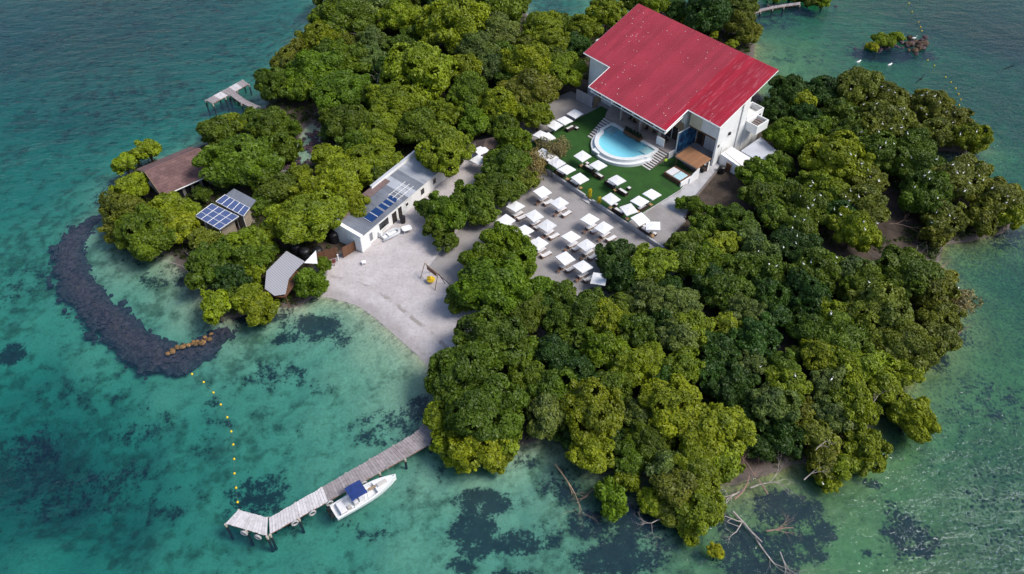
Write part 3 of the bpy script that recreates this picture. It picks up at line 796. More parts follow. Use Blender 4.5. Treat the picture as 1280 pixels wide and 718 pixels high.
# ------------------------------------------------------------------ long beach bar building
f0, f1 = W(453, 313, 1.0), W(551.5, 228, 1.0)
dv = (f1 - f0); BL = dv.length + 1.5; bang = bang_bar = math.atan2(dv.y, dv.x)
BB = thing('beach_bar', 'long low white building with patched corrugated roof behind the beach', 'building', (f0.x, f0.y, .9), bang)
BD = 5.2; BH = 2.7; BH2 = 3.5
MB().hexa([(0, 0, 0), (BL, 0, 0), (BL, BD, 0), (0, BD, 0)], [(0, 0, BH - .06), (BL, 0, BH - .06), (BL, BD, BH2 - .06), (0, BD, BH2 - .06)]).build('wall', WHITE, BB)
k = 0; x = .35
while x < BL - .2:
    w = .98
    mb = MB(); y0, y1 = -.25, BD - .25
    prof = []
    for q in range(5): prof += [(x + w * q / 5, 0), (x + w * (q + .5) / 5, .05)]
    prof.append((x + w - .01, 0))
    r0 = [(px, y0, BH + h + .02) for px, h in prof]; r1 = [(px, y1, BH2 + h + .02) for px, h in prof]
    b = len(mb.v); mb.v += r0 + r1; L = len(prof)
    mb.f += [(b + i, b + i + 1, b + L + i + 1, b + L + i) for i in range(L - 1)]
    m = SHEETG if x < BL * .48 else (SHEETW if random.random() < .85 else SHEETG)
    mb.build('roof_sheet', m, BB)
    if x < BL * .55:
        mb = MB()
        z0 = BH + (BH2 - BH) * .82
        mb.hexa([(x, BD * .78, z0 + .08), (x + w - .02, BD * .78, z0 + .08), (x + w - .02, BD + .3, BH2 + .1), (x, BD + .3, BH2 + .1)],
                [(x, BD * .78, z0 + .13), (x + w - .02, BD * .78, z0 + .13), (x + w - .02, BD + .3, BH2 + .15), (x, BD + .3, BH2 + .15)]).build('roof_sheet', SHEETR, BB)
    x += w
bp = MB().box(BL * .42, BL, BD - .15, BD + .15, 0, BH2 + .55).build('back_parapet', WHITE, BB)
MB().box(BL * .42, BL, BD - .2, BD + .2, BH2 + .56, BH2 + .64).build('coping', ROOFG, bp)
MB().hexa([(-.3, -.35, 0), (.3, -.35, 0), (.3, BD, 0), (-.3, BD, 0)], [(-.3, -.35, BH + .35), (.3, -.35, BH + .35), (.3, BD, BH2 + .25), (-.3, BD, BH2 + .25)]).build('end_wall', WHITE, BB)
MB().box(-.35, 1.6, -.3, -.02, 0, BH - .1).build('pier', WHITE, BB)
MB().box(1.7, 2.5, -.06, -.01, .5, 1.9).build('shutter', GALV, BB)
ox = BL / 108.0
for x0, x1, z0, z1 in ((4.2, 6.3, .9, 2.2), (7.2, 8.2, 0, 2.1), (8.7, 9.5, 0, 2.15), (10.6, 11.1, 1.2, 1.8), (14.4, 15.2, .9, 2.0), (17.6, 18.3, 1.0, 2.0)):
    if x1 > BL: continue
    wn_ = MB().box(x0, x1, -.05, -.012, z0, z1).build('door' if z0 == 0 else 'window', GLASS if z0 else DARK, BB)
    MB().box(x0 - .08, x1 + .08, -.12, -.055, z0 - .1, z0 - .003).build('sill', WHITE2, wn_)
    MB().box(x0 - .08, x1 + .08, -.09, -.055, z1 + .003, z1 + .1).build('lintel', WHITE2, wn_)
MB().box(3.7, 4.15, -.5, -.02, 0, 1.0).build('counter', WHITE2, BB)
def bar_pv(x0, x1, y0, y1, m):
    z = lambda y: BH + (BH2 - BH) * (y + .25) / BD + .14
    o = MB().hexa([(x0, y0, z(y0)), (x1, y0, z(y0)), (x1, y1, z(y1)), (x0, y1, z(y1))], [(x0, y0, z(y0) + .05), (x1, y0, z(y0) + .05), (x1, y1, z(y1) + .05), (x0, y1, z(y1) + .05)]).build('solar_panel', m, BB)
    for xx in (x0, x1): MB().tube([(xx, y0, z(y0) + .06), (xx, y1, z(y1) + .06)], .035, 4).build('panel_frame', WHITE2, o)
bar_pv(3.2, 4.7, .5, 2.0, PVD); bar_pv(4.75, 6.2, .5, 2.0, PVD)
for k in range(3): bar_pv(6.4 + k * 1.15, 7.4 + k * 1.15, .55, 1.95, PVD)
for k in range(4): MB().tube([(9.7 + k * .9, .4, BH + .25), (9.7 + k * .9, 2.4, BH + .55)], .05, 4).build('mounting_rail', WHITE2, BB)
for k in range(3): MB().tube([(9.3, .6 + k * .8, BH + .32 + k * .12), (13.5, .6 + k * .8, BH + .32 + k * .12)], .04, 4).build('mounting_rail', WHITE2, BB)
MB().tube([(-.2, BD - 1.0, 3.2), (-.2, BD - 1.0, 3.9)], .03, 5).build('dish_pole', GALV, BB)
MB().lathe([(.02, 0), (.45, .12), (.62, .3), (.6, .32), (.4, .16), (.02, .04)], (-.2, BD - .9, 3.8), 14).build('satellite_dish', WHITE2, BB)

# timber fence, tanks, awning near the bar
plank_fence('timber_fence', 'brown timber plank fence joined to the white beach building', W(429, 322, .9), W(447, 311, .9), 1.9, BROWNW, .2, .8)
plank_fence('timber_fence', 'brown timber plank fence in front of the black water tanks', W(396, 328, .9), W(424, 320, .9), 1.9, BROWNW, .2, .8)
def tank(x, y, label):
    p = W(x, y, 2.6)
    t = thing('water_tank', label, 'water tank', (p.x, p.y, .9))
    MB().lathe([(.72, 0), (.76, .05), (.76, .5), (.73, .53), (.76, .58), (.76, 1.0), (.73, 1.03), (.76, 1.08), (.76, 1.55), (.6, 1.72), (.28, 1.82)], n=18).build('tank_body', BLACKP, t, True)
    MB().lathe([(.28, 1.823), (.3, 1.84), (.3, 1.92), (.02, 1.95)], n=14).build('lid', BLACKP, t)
tank(380, 312, 'round black water tank right beside the white checked awning'); tank(369, 306, 'round black water tank half under trees behind the awning'); tank(396, 311, 'round black water tank behind the brown timber fence')
tank(416, 291, 'round black water tank at the corner of the beach building')
aw = thing('awning', 'large white checked awning over a hut at the water edge', 'awning', W(358, 345, .5))
o = aw.location
def rel(x, y, z): p = W(x, y, z); return (p.x - o.x, p.y - o.y, p.z - o.z)
apts = [(358, 314), (381, 327), (370, 338), (361, 349), (357, 368), (343, 370), (331, 361), (333, 339)]
mb = MB(); mb.hexa([rel(x, y, 3.2 - .006 * (y - 314) - .06) for x, y in apts][::-1], [rel(x, y, 3.2 - .006 * (y - 314)) for x, y in apts][::-1]); mb.build('canopy', AWN, aw)
MB().hexa([rel(x, y, 3.0) for x, y in ((395, 313), (380, 329), (397, 330))], [rel(x, y, 3.06) for x, y in ((395, 313), (380, 329), (397, 330))]).build('corner_canopy', CANVAS, aw)
MB().hexa([rel(x, y, .5) for x, y in ((338, 371), (356, 374), (379, 346), (360, 338))], [rel(x, y, 2.5) for x, y in ((340, 371), (357, 372), (379, 342), (360, 334))]).build('wall', BROWNW, aw)
for x, y in apts[::2]: MB().tube([rel(x, y + 1, 2.9), (rel(x, y + 1, 2.9)[0], rel(x, y + 1, 2.9)[1], -.3)], .06, 5).build('post', BROWNW, aw)
pl_ = W(330, 372, 1.2); bx = thing('timber_ramp', 'grey timber board ramp below the checked awning', 'ramp', (pl_.x, pl_.y, .9), R_(-52))
for k in range(4): MB().box(-1.6, 1.6, -.6 + k * .31, -.6 + k * .31 + .29, 0, .08).build('plank', GREYW, bx)

# ------------------------------------------------------------------ brown shingled hut
def V2(p): return np.array([p.x, p.y])
rl0, rl1 = W(177, 218, 5.4), W(246, 190, 5.4); e0, e1 = W(203, 246, 3.1), W(271, 216, 3.1)
hd = (e1 - e0).normalized(); hang = math.atan2(hd.y, hd.x); hl = (e1 - e0).length
hw = abs((W(168, 214, 3.1) - e0).dot(Vector((-hd.y, hd.x, 0)))) / 2
HT = thing('brown_roof_hut', 'hut with a brown shingle gable roof standing at the water edge', 'hut', (e0.x, e0.y, 0), hang)
EV, RG = 3.1, 3.1 + hw * .45
MB().hexa([(.5, .5, -.6), (hl - .5, .5, -.6), (hl - .5, 2 * hw - .5, -.6), (.5, 2 * hw - .5, -.6)], [(.5, .5, EV + .1), (hl - .5, .5, EV + .1), (hl - .5, 2 * hw - .5, EV + .1), (.5, 2 * hw - .5, EV + .1)]).build('wall', CONC, HT)
for k in range(5):
    x0 = .9 + k * (hl - 2) / 5
    wd_ = MB().box(x0, x0 + (hl - 2) / 5 - .5, .42, .48, .9, 2.6).build('window', GLASS, HT)
    MB().box(x0 - .08, x0 + (hl - 2) / 5 - .42, .38, .49, .78, .895).build('sill', WHITE2, wd_)
for sd_ in (0, 1):
    base = MB()
    y0, y1 = (0, hw) if sd_ == 0 else (2 * hw, hw)
    base.hexa([(0, y0, EV), (hl, y0, EV), (hl, y1, RG), (0, y1, RG)][::1 if sd_ == 0 else -1], [(0, y0, EV + .1), (hl, y0, EV + .1), (hl, y1, RG + .1), (0, y1, RG + .1)][::1 if sd_ == 0 else -1])
    rf = base.build('roof', BROWNW, HT)
    rows = 9; cols = 11
    for r in range(rows):
        for c in range(cols):
            xa = hl * (c - .5 * (r % 2)) / cols; xb = min(hl, xa + hl / cols - .02); xa = max(0, xa)
            if xb - xa < .1: continue
            ya = y0 + (y1 - y0) * r / rows; yb = y0 + (y1 - y0) * (r + 1.05) / rows
            za = EV + .14 + (RG - EV) * r / rows; zb = EV + .105 + (RG - EV) * (r + 1.05) / rows
            q = [(xa, ya, za), (xb, ya, za), (xb, yb, zb), (xa, yb, zb)]
            if sd_: q = q[::-1]
            MB().hexa([(p[0], p[1], p[2]) for p in q], [(p[0], p[1], p[2] + .05) for p in q]).build('shingle', SHINGLE, rf)
MB().tube([(0, hw, RG + .16), (hl, hw, RG + .16)], .13, 6).build('ridge_cap', SHINGLE, HT)
MB().tube([(0, -.08, EV + .06), (hl, -.08, EV + .06)], .09, 6).build('gutter', WHITE2, HT)
for xx in (-.05, hl + .05): MB().tube([(xx, 0, EV + .1), (xx, hw, RG + .1), (xx, 2 * hw, EV + .1)], .07, 4).build('barge_board', TANW, HT)

# ------------------------------------------------------------------ solar huts
def solar(label, corners, z, cols, rows, half, wallz):
    P = [W(x, y, z) for x, y in corners]                      # back-left, back-right, front-right, front-left as seen on the roof
    c = sum(P, Vector()) / 4
    t = thing('solar_hut', label, 'hut', (c.x, c.y, .7))
    P = [p - Vector((c.x, c.y, .7)) for p in P]
    def q(u, v, dz=0):
        p = (P[0] * (1 - u) + P[1] * u) * (1 - v) + (P[3] * (1 - u) + P[2] * u) * v
        return (p.x, p.y, p.z + dz + .5 * (.5 - v))
    MB().hexa([q(0, 1, -.12), q(1, 1, -.12), q(1, 0, -.12), q(0, 0, -.12)], [q(0, 1), q(1, 1), q(1, 0), q(0, 0)]).build('roof', SHEETG if half else GALV, t)
    s = .14
    MB().hexa([(*q(s, 1 - s)[:2], -.8), (*q(1 - s, 1 - s)[:2], -.8), (*q(1 - s, s)[:2], -.8), (*q(s, s)[:2], -.8)], [q(s, 1 - s, -.5), q(1 - s, 1 - s, -.5), q(1 - s, s, -.5), q(s, s, -.5)]).build('wall', M('beige_wall', (.33, .28, .22), .9, .15, 1, (.2, .17, .14), .4), t)
    for i in range(cols):
        for j in range(rows):
            u0, u1 = (i + .03) / cols, (i + .97) / cols
            vlo = .5 if half else 0.02
            v0, v1 = vlo + (1 - vlo) * (j + .03) / rows, vlo + (1 - vlo) * (j + .97) / rows
            MB().hexa([q(u0, v1, .05), q(u1, v1, .05), q(u1, v0, .05), q(u0, v0, .05)], [q(u0, v1, .09), q(u1, v1, .09), q(u1, v0, .09), q(u0, v0, .09)]).build('solar_panel', PV, t)
    vlo = .5 if half else 0.02
    for i in range(cols + 1): MB().tube([q(i / cols, vlo, .10), q(i / cols, 1, .10)], .045, 4).build('panel_rail', WHITE2, t)
    for j in range(rows + 1): MB().tube([q(0, vlo + (1 - vlo) * j / rows, .105), q(1, vlo + (1 - vlo) * j / rows, .105)], .045, 4).build('panel_rail', WHITE2, t)
    for u in (.04, .35, .65, .96):
        p = q(u, .97, -.1); MB().tube([p, (p[0], p[1], -.5)], .05, 4).build('strut', WHITE2, t)
solar('hut roofed entirely with a grid of twelve blue solar panels', [(266, 256.5), (299.5, 272.5), (274, 286), (243.5, 269)], 4.0, 4, 3, False, 2)
solar('hut with one row of blue solar panels and bare grey roof sheets', [(293, 237.5), (320.5, 252), (304, 269.5), (269.5, 251)], 4.6, 5, 1, True, 2)

# ------------------------------------------------------------------ docks
def dock(label, left, right, z, m_of, pile_side=None, plank_w=.34, group=None):
    """left / right: matching pixel polylines of the two edges"""
    A = [W(x, y, z) for x, y in left]; B = [W(x, y, z) for x, y in right]
    t = thing('wooden_dock', label, 'dock', (A[0].x, A[0].y, 0))
    o = t.location
    np_ = 0
    for k in range(len(A) - 1):
        L = max((A[k + 1] - A[k]).length, (B[k + 1] - B[k]).length)
        n = max(1, int(L / plank_w))
        for i in range(n):
            f0, f1 = i / n, (i + .93) / n
            jit = random.uniform(-.04, .04)
            pa0, pa1 = A[k].lerp(A[k + 1], f0) - o, A[k].lerp(A[k + 1], f1) - o
            pb0, pb1 = B[k].lerp(B[k + 1], f0) - o, B[k].lerp(B[k + 1], f1) - o
            e = (pb0 - pa0).normalized() * jit
            up = Vector((0, 0, .06 + random.uniform(-.012, .012)))
            q = [pa0 + e, pb0 + e, pb1 + e, pa1 + e]
            MB().hexa([p for p in q][::-1], [p + up for p in q][::-1]).build('plank', m_of(k, i, n), t)
        for S in (A, B):
            off = (A[k] + B[k]) * .5 - S[k]; off.z = 0; off = off.normalized() * .12
            MB().tube([S[k] - o + off - Vector((0, 0, .12)), S[k + 1] - o + off - Vector((0, 0, .12))], .11, 4).build('stringer', BROWNW, t)
            m = max(1, round((S[k + 1] - S[k]).length / 3.2))
            for i in range(m + (k == len(A) - 2)):
                p = S[k].lerp(S[k + 1], i / m) - o - off * .3
                MB().tube([(p.x, p.y, -2.6), (p.x, p.y, z - .02)], .15, 7).build('pile', PILE, t)
    return t
dk = dock('long weathered wooden dock with a bent end reaching into the turquoise bay',
     [(282, 655), (334, 670.5)], [(298, 638), (335, 647.5)], .75, lambda k, i, n: PALEW)
# second run of the same dock
def extend(t, left, right, z, m_of):
    d = dock('tmp', left, right, z, m_of)
    bpy.context.view_layer.update()
    for ch in list(d.children):
        mw = Matrix.Translation(d.location - t.location)
        ch.data.transform(mw); ch.parent = t
    bpy.data.objects.remove(d)
extend(dk, [(337.5, 668), (537, 556), (546.5, 536)], [(336.5, 648), (520, 541), (541, 514)], .75, lambda k, i, n: (PALEW if (k == 0 and i < n * .34) else GREYW))
td = dock('weathered T-shaped wooden dock in the deep blue water off the trees', [(257, 125.5), (303.5, 100)], [(266, 130), (311, 105.5)], .75, lambda k, i, n: PALEW if (i // 6) % 2 else GREYW, plank_w=.3)
extend(td, [(286.5, 119), (302, 129.5), (318, 137)], [(294, 115.3), (309, 126), (324, 133)], .75, lambda k, i, n: GREYW)
dock('narrow pale boardwalk leading over the water to the mangrove islet', [(941, 18.5), (951, 14.5), (966, 11), (980, 8.5), (1000, 6)], [(941, 15.5), (951, 11.5), (966, 8), (980, 5.8), (1000, 3)], .75, lambda k, i, n: GREYW, plank_w=.5)
tw = MB().torus((0, 0, 0), .34, .12, 'y').mesh('tyre', RUBBER, True)
for i, (x, y) in enumerate([(305.7, 665.5), (323, 670.5), (368, 653), (390, 640.5), (411.5, 628.5), (454, 604)]):
    p = W(x, y, .5)
    o = put('tyre_fender', tw, None, p)
    ang = bang = math.atan2((W(537, 556, 1) - W(337.5, 668, 1)).y, (W(537, 556, 1) - W(337.5, 668, 1)).x) if i > 1 else math.atan2((W(334, 670.5, 1) - W(282, 655, 1)).y, (W(334, 670.5, 1) - W(282, 655, 1)).x)
    o.rotation_euler = (0, 0, ang)
    o.location += Vector((math.sin(ang), -math.cos(ang), 0)) * .12
    tag(o, 'pale tyre fender hanging on the side of the long dock' if i > 1 else 'pale tyre fender hanging on the bent end of the long dock', 'tyre', 'tyre fenders on the dock')

# ------------------------------------------------------------------ motor boat
bow, stern = W(494.5, 593.5, .9), W(417, 640, .7)
dv = bow - stern; bl = Vector((dv.x, dv.y)).length; ba = math.atan2(dv.y, dv.x)
BT = thing('motor_boat', 'white open motor boat with blue canopy moored along the dock', 'boat', (stern.x, stern.y, 0), ba)
def hull_ring(t, inset=0.0, zt=None):
    x = t * bl
    w = 1.08 * (1 - max(0, (t - .45) / .55) ** 2.2) * (.93 + .07 * min(1, t * 4)) - inset
    w = max(w, .04)
    sh = .62 + .42 * t ** 2
    return x, w, sh
secs = [0, .1, .25, .4, .55, .68, .8, .9, .96, 1.0]
rings = []
for t in secs:
    x, w, sh = hull_ring(t)
    rings.append([(x, -w * .25, -.35 + .5 * max(0, t - .75)), (x, -w * .82, -.12), (x, -w * .96, sh * .55), (x, -w, sh), (x, -w + min(.16, w * .6), sh + .02), (x, -w + min(.2, w * .7), .22), (x, w - min(.2, w * .7), .22), (x, w - min(.16, w * .6), sh + .02), (x, w, sh), (x, w * .96, sh * .55), (x, w * .82, -.12), (x, w * .25, -.35 + .5 * max(0, t - .75))])
MB().loft(rings).build('hull', GELC, BT, False)
x0, w0, s0 = hull_ring(.62)
mb = MB(); rr = []
for t in (.66, .76, .86, .95):
    x, w, sh = hull_ring(t, .12)
    rr.append([(x, -w, .24), (x, w, .24), (x, w * .96, sh - .06), (x, -w * .96, sh - .06)])
mb.loft(rr).build('bow_deck', GELC, BT)
MB().cbox((bl * .77, 0, .93), (bl * .15, .5, .08), 0, .03).build('bow_cushion', GREYV, BT)
MB().cbox((bl * .62, .15, .75), (bl * .12, .35, .05), 0, .01).build('hatch', TANW, BT)
MB().cbox((bl * .43, 0, .75), (.75, .8, 1.0), 0, .06).build('console', GELC, BT)
MB().cbox((bl * .47, 0, 1.32), (.06, .7, .35)).build('windscreen', GLASS, BT)
MB().cbox((bl * .33, 0, .55), (.5, .95, .6), 0, .05).build('seat', CUSHION, BT)
MB().cbox((bl * .12, 0, .55), (.75, 1.5, .55), 0, .05).build('stern_bench', CUSHION, BT)
MB().cbox((bl * .22, -.35, .42), (.4, .4, .35), 0, .03).build('cool_box', GREYV, BT)
cn = MB().loft([[(bl * .26, -.98, 2.25), (bl * .26, .98, 2.25), (bl * .26, .9, 2.33), (bl * .26, -.9, 2.33)], [(bl * .36, -.98, 2.31), (bl * .36, .98, 2.31), (bl * .36, .9, 2.43), (bl * .36, -.9, 2.43)], [(bl * .50, -.98, 2.25), (bl * .50, .98, 2.25), (bl * .50, .9, 2.34), (bl * .50, -.9, 2.34)]])
cn.build('canopy', BLUEC, BT)
for xx in (.27, .49):
    for yy in (-.92, .92): MB().tube([(bl * xx, yy, .6), (bl * xx, yy, 2.28)], .03, 5).build('canopy_post', GALV, BT)
for yy in (-.42, .42):
    e = MB().loft([[(-.55, yy - .17, .55), (-.1, yy - .17, .55), (-.1, yy + .17, .55), (-.55, yy + .17, .55)], [(-.6, yy - .19, .8), (-.08, yy - .19, .8), (-.08, yy + .19, .8), (-.6, yy + .19, .8)], [(-.5, yy - .14, 1.12), (-.16, yy - .14, 1.1), (-.16, yy + .14, 1.1), (-.5, yy + .14, 1.12)]]).build('outboard_engine', BLACKP, BT)
    MB().tube([(-.3, yy, .56), (-.34, yy, -.5)], .09, 6).build('engine_leg', BLACKP, e)
MB().tube([(bl * .93, .2, .95), (bl * .96, 1.6, .98)], .025, 4).build('mooring_rope', GREYW, BT)

# ------------------------------------------------------------------ inflatable dinghy and beach items
p = W(487, 294, 1.1); dg = thing('dinghy', 'small grey and white inflatable dinghy on the sand by the beach building', 'dinghy', (p.x, p.y, gz(p.x, p.y)), R_(40))
tb = []
for k in range(15):
    t = math.pi * (k / 14 - .5)
    tb.append((.9 + .75 * math.cos(t) if abs(t) < 1.57 else .9, .62 * math.sin(t), .3))
MB().tube([(-1.5, -.62, .28)] + tb + [(-1.5, .62, .28)], [.17] + [.24] * 15 + [.17], 8).build('tube', M('grey_rubber', (.52, .53, .55), .5, .08, 2), dg, True)
MB().box(-1.2, 1.3, -.45, .45, .12, .18).build('floor', GELC, dg)
MB().box(-1.25, -1.17, -.5, .5, .1, .55).build('transom', WHITE2, dg)
MB().box(-.3, .0, -.5, .5, .4, .45).build('seat', WHITE2, dg)
p = W(508.5, 287, 1.4); bt_ = thing('white_table', 'round-cornered white plastic table beside the dinghy', 'table', (p.x, p.y, gz(p.x, p.y)), R_(25))
MB().loft([[(.75 * sx * k, .62 * sy * k, z) for sx, sy in ((-1, -.6), (-.7, -1), (.7, -1), (1, -.6), (1, .6), (.7, 1), (-.7, 1), (-1, .6))] for k, z in ((.96, .68), (1, .7), (1, .74), (.97, .76))]).build('table_top', WHITE2, bt_)
for sx in (-1, 1):
    for sy in (-1, 1): MB().tube([(.5 * sx, .42 * sy, 0), (.48 * sx, .4 * sy, .69)], .035, 5).build('leg', WHITE2, bt_)
p = W(503.5, 275, 1.5); bn = thing('black_bin', 'black plastic barrel bin against the white beach building', 'bin', (p.x, p.y, gz(p.x, p.y)))
MB().lathe([(.36, 0), (.42, .3), (.44, 1.0), (.47, 1.05)], n=14).build('barrel', BLACKP, bn, True); MB().lathe([(.47, 1.06), (.46, 1.12), (.1, 1.18)], n=14).build('lid', BLACKP, bn)
p = W(454.5, 327.5, 1.2); wt = thing('sand_table', 'small square white table standing alone on the sand', 'table', (p.x, p.y, gz(p.x, p.y)), R_(20))
MB().cbox((0, 0, .44), (.62, .62, .05), 0, .01).build('table_top', WHITE2, wt)
for sx in (-1, 1):
    for sy in (-1, 1): MB().cbox((.25 * sx, .25 * sy, .21), (.06, .06, .42)).build('leg', WHITE2, wt)
# swing frame
p = W(541, 352, .8); sw = thing('beach_swing', 'wooden swing frame with brown board and yellow seat on the sand', 'swing', (p.x, p.y, gz(p.x, p.y)), R_(-46))
SWW = 1.45
for sx in (-1, 1):
    for sy in (-1, 1): MB().tube([(SWW * sx * 1.12, sy * .95, 0), (SWW * sx, sy * .04, 2.5)], .055, 6).build('leg', TANW if sx < 0 else BROWNW, sw)
MB().tube([(-SWW - .15, 0, 2.5), (SWW + .15, 0, 2.5)], .07, 6).build('top_beam', TANW, sw)
bd = MB().box(-1.05, 1.05, -.04, .02, 1.72, 2.36).build('board', SIGNB, sw)
for z in (1.68, 2.4): MB().box(-1.1, 1.1, -.06, .04, z - .04, z + .04).build('board_trim', M('pink_trim', (.6, .45, .40), .7, .1, 3), bd)
for x in (-.4, .4): MB().tube([(x, .1, 2.45), (x * .8, -.25, .62)], .018, 4).build('rope', GREYW, sw)
MB().lathe([(.15, .3), (.55, .4), (.62, .55), (.55, .68), (.3, .62)], (0, -.3, 0), 12).build('seat', YEL, sw)
MB().blob((-.25, -.45, .75), .3, 3, sz=(1.1, .9, .7)).build('seat_cushion', YEL, sw)
# surfboard-like signs by the fence
p = W(418, 331, .9); sg = thing('leaning_sign', 'small dark red and white sign post standing by the timber fence', 'sign', (p.x, p.y, gz(p.x, p.y)), R_(30))
MB().tube([(0, 0, 0), (0, 0, 1.2)], .05, 5).build('post', BROWNW, sg); MB().cbox((0, -.05, .95), (.5, .05, .7)).build('panel', M('dark_red_panel', (.16, .03, .03), .7, .2, 3), sg)
p = W(423, 325, .9); sg = thing('white_post', 'short white post at the gap of the timber fence', 'post', (p.x, p.y, gz(p.x, p.y)))
MB().lathe([(.09, 0), (.1, 1.1), (.12, 1.12), (.12, 1.2), (.03, 1.25)], n=8).build('shaft', WHITE2, sg)

# ------------------------------------------------------------------ parasols, loungers, sofas
def make_parasol(size=1.05):
    t = empty('parasol')
    MB().lathe([(.32, 0), (.32, .06), (.06, .1)], n=10).build('base', GREYV, t)
    MB().tube([(0, 0, .05), (0, 0, 2.1)], .028, 6).build('pole', WHITE2, t)
    s = size; v = [(-s, -s), (0, -s * .99), (s, -s), (s * .99, 0), (s, s), (0, s * .99), (-s, s), (-s * .99, 0)]
    zr = [2.0, 2.03] * 4
    mb = MB(); mid = [(x * .5, y * .5, 2.0 + .08) for (x, y) in v]; top = [(x * .02, y * .02, 2.15) for x, y in v]
    rim0 = [(x, y, z - .14) for (x, y), z in zip(v, zr)]; rim = [(x, y, z) for (x, y), z in zip(v, zr)]
    mb.loft([rim0, rim, mid, top]); mb.build('canopy', CANVAS, t)
    MB().lathe([(.05, 2.14), (.05, 2.2), (.01, 2.26)], n=6).build('finial', WHITE2, t)
    for x, y in ((-s, -s), (s, -s), (s, s), (-s, s)): MB().tube([(0, 0, 2.08), (x * .96, y * .96, 1.97)], .014, 4).build('rib', WHITE2, t)
    return t
def make_lounger():
    t = empty('sun_lounger')
    MB().box(-.33, .33, -.95, .95, .22, .27).build('frame', TEAK, t)
    for x in (-.29, .29):
        for y in (-.8, .8): MB().cbox((x, y, .11), (.07, .07, .22)).build('leg', TEAK, t)
    MB().cbox((0, -.27, .325), (.6, 1.36, .1), 0, .03).build('mattress', CUSHION, t)
    MB().hexa([(-.3, .42, .275), (.3, .42, .275), (.3, .94, .52), (-.3, .94, .52)], [(-.3, .38, .37), (.3, .38, .37), (.3, .9, .62), (-.3, .9, .62)]).build('back_cushion', CUSHION, t)
    MB().hexa([(-.31, .42, .23), (.31, .42, .23), (.31, .96, .46), (-.31, .96, .46)], [(-.31, .42, .272), (.31, .42, .272), (.31, .94, .515), (-.31, .94, .515)]).build('backrest', TEAK, t)
    return t
def make_table():
    t = empty('side_table')
    MB().cbox((0, 0, .42), (.42, .42, .05), 0, .01).build('table_top', TEAK, t)
    for x in (-.17, .17):
        for y in (-.17, .17): MB().cbox((x, y, .2), (.05, .05, .4)).build('leg', TEAK, t)
    return t
def make_sofa():
    t = empty('wicker_sofa')
    MB().box(-.95, .95, -.42, .42, .04, .34).build('base', WICKER, t)
    MB().box(-.95, .95, .32, .45, .34, .72).build('backrest', WICKER, t)
    for x in (-.95, .83): MB().box(x, x + .12, -.42, .318, .342, .56).build('armrest', WICKER, t)
    for x in (-.41, .41): MB().cbox((x, -.06, .41), (.8, .72, .13), 0, .03).build('seat_cushion', CUSHION, t)
    return t
def make_stool():
    t = empty('wooden_stool')
    MB().cbox((0, 0, .42), (.5, .5, .06), 0, .015).build('seat', M('honey_wood', (.42, .25, .10), .65, .2, 4), t)
    for x in (-.19, .19):
        for y in (-.19, .19): MB().cbox((x, y, .195), (.06, .06, .39)).build('leg', TEAK, t)
    return t
def make_cube():
    t = empty('cube_stool')
    MB().box(-.27, .27, -.27, .27, 0, .36).build('base', WICKER, t); MB().cbox((0, 0, .42), (.5, .5, .1), 0, .03).build('seat_cushion', CUSHION, t)
    return t
protos = {}
for nm, fn in (('parasol', make_parasol), ('lounger', make_lounger), ('table', make_table), ('sofa', make_sofa), ('stool', make_stool), ('cube', make_cube)):
    protos[nm] = [fn(), False]
def place(nm, loc, rz, label, cat, group, tilt=(0, 0)):
    pr = protos[nm]
    o = pr[0] if not pr[1] else copy_tree(pr[0])
    pr[1] = True
    o.location = loc; o.rotation_euler = (tilt[0], tilt[1], rz)
    tag(o, label, cat, group)
    return o
TZ = 1.06
GRAV = [(678, 239, 'row'), (700.6, 253, 'row'), (737.6, 274, 'row'), (756.3, 284, 'row'), (645.3, 258, 'mid'), (667, 269, 'mid'), (685, 281.3, 'mid'), (714.2, 296.3, 'mid'), (733.8, 306.5, 'mid'),
        (633, 274.6, 'low'), (655.8, 288.5, 'low'), (674.7, 303.6, 'low'), (705.3, 322, 'low'), (728.7, 333.7, 'low')]
rowd = {'row': 'in the terrace row along the lawn wall', 'mid': 'in the middle row of the grey terrace', 'low': 'in the terrace row against the big green trees'}
for i, (x, y, rw) in enumerate(GRAV):
    h = 2.1; a, b = loc_ab(x, y, TZ + h)
    p = AB(a, b, TZ)
    place('parasol', p, TH + R_(random.uniform(-4, 4)), 'white square parasol ' + rowd[rw], 'parasol', 'parasols on the grey terrace', (R_(random.uniform(-5, 5)), R_(random.uniform(-5, 5))))
    spread = random.uniform(.48, .62)
    for s in (-1, 1):
        q = AB(a + .45 + s * (spread + .02), b + .35 + random.uniform(-.1, .1), TZ)
        place('lounger', q, TH + R_(random.uniform(-4, 4)) + math.pi, 'white-cushioned teak lounger ' + rowd[rw], 'lounger', 'loungers on the grey terrace')
    place('table', AB(a + .2, b - 1.25, TZ), TH, 'small teak side table under a parasol ' + rowd[rw], 'side table', 'side tables on the grey terrace')
a, b = loc_ab(750.8, 347.8, TZ + 2)
place('parasol', AB(a, b, TZ), TH + R_(32), 'white parasol turned askew at the tree-shaded corner of the terrace', 'parasol', None, (R_(6), R_(-5)))
a, b = loc_ab(751, 322, TZ + .4)
place('lounger', AB(a, b, TZ), TH + math.pi, 'single white-cushioned lounger beside the dark tree on the terrace', 'lounger', None)
p = W(635, 252.8, TZ + .45); sb = thing('white_cube', 'small white box on the terrace under the tree edge', 'box', (p.x, p.y, TZ), TH)
MB().cbox((0, 0, .24), (.52, .52, .46), 0, .03).build('body', WHITE2, sb); MB().cbox((0, 0, .485), (.56, .56, .03)).build('lid', WHITE2, sb)

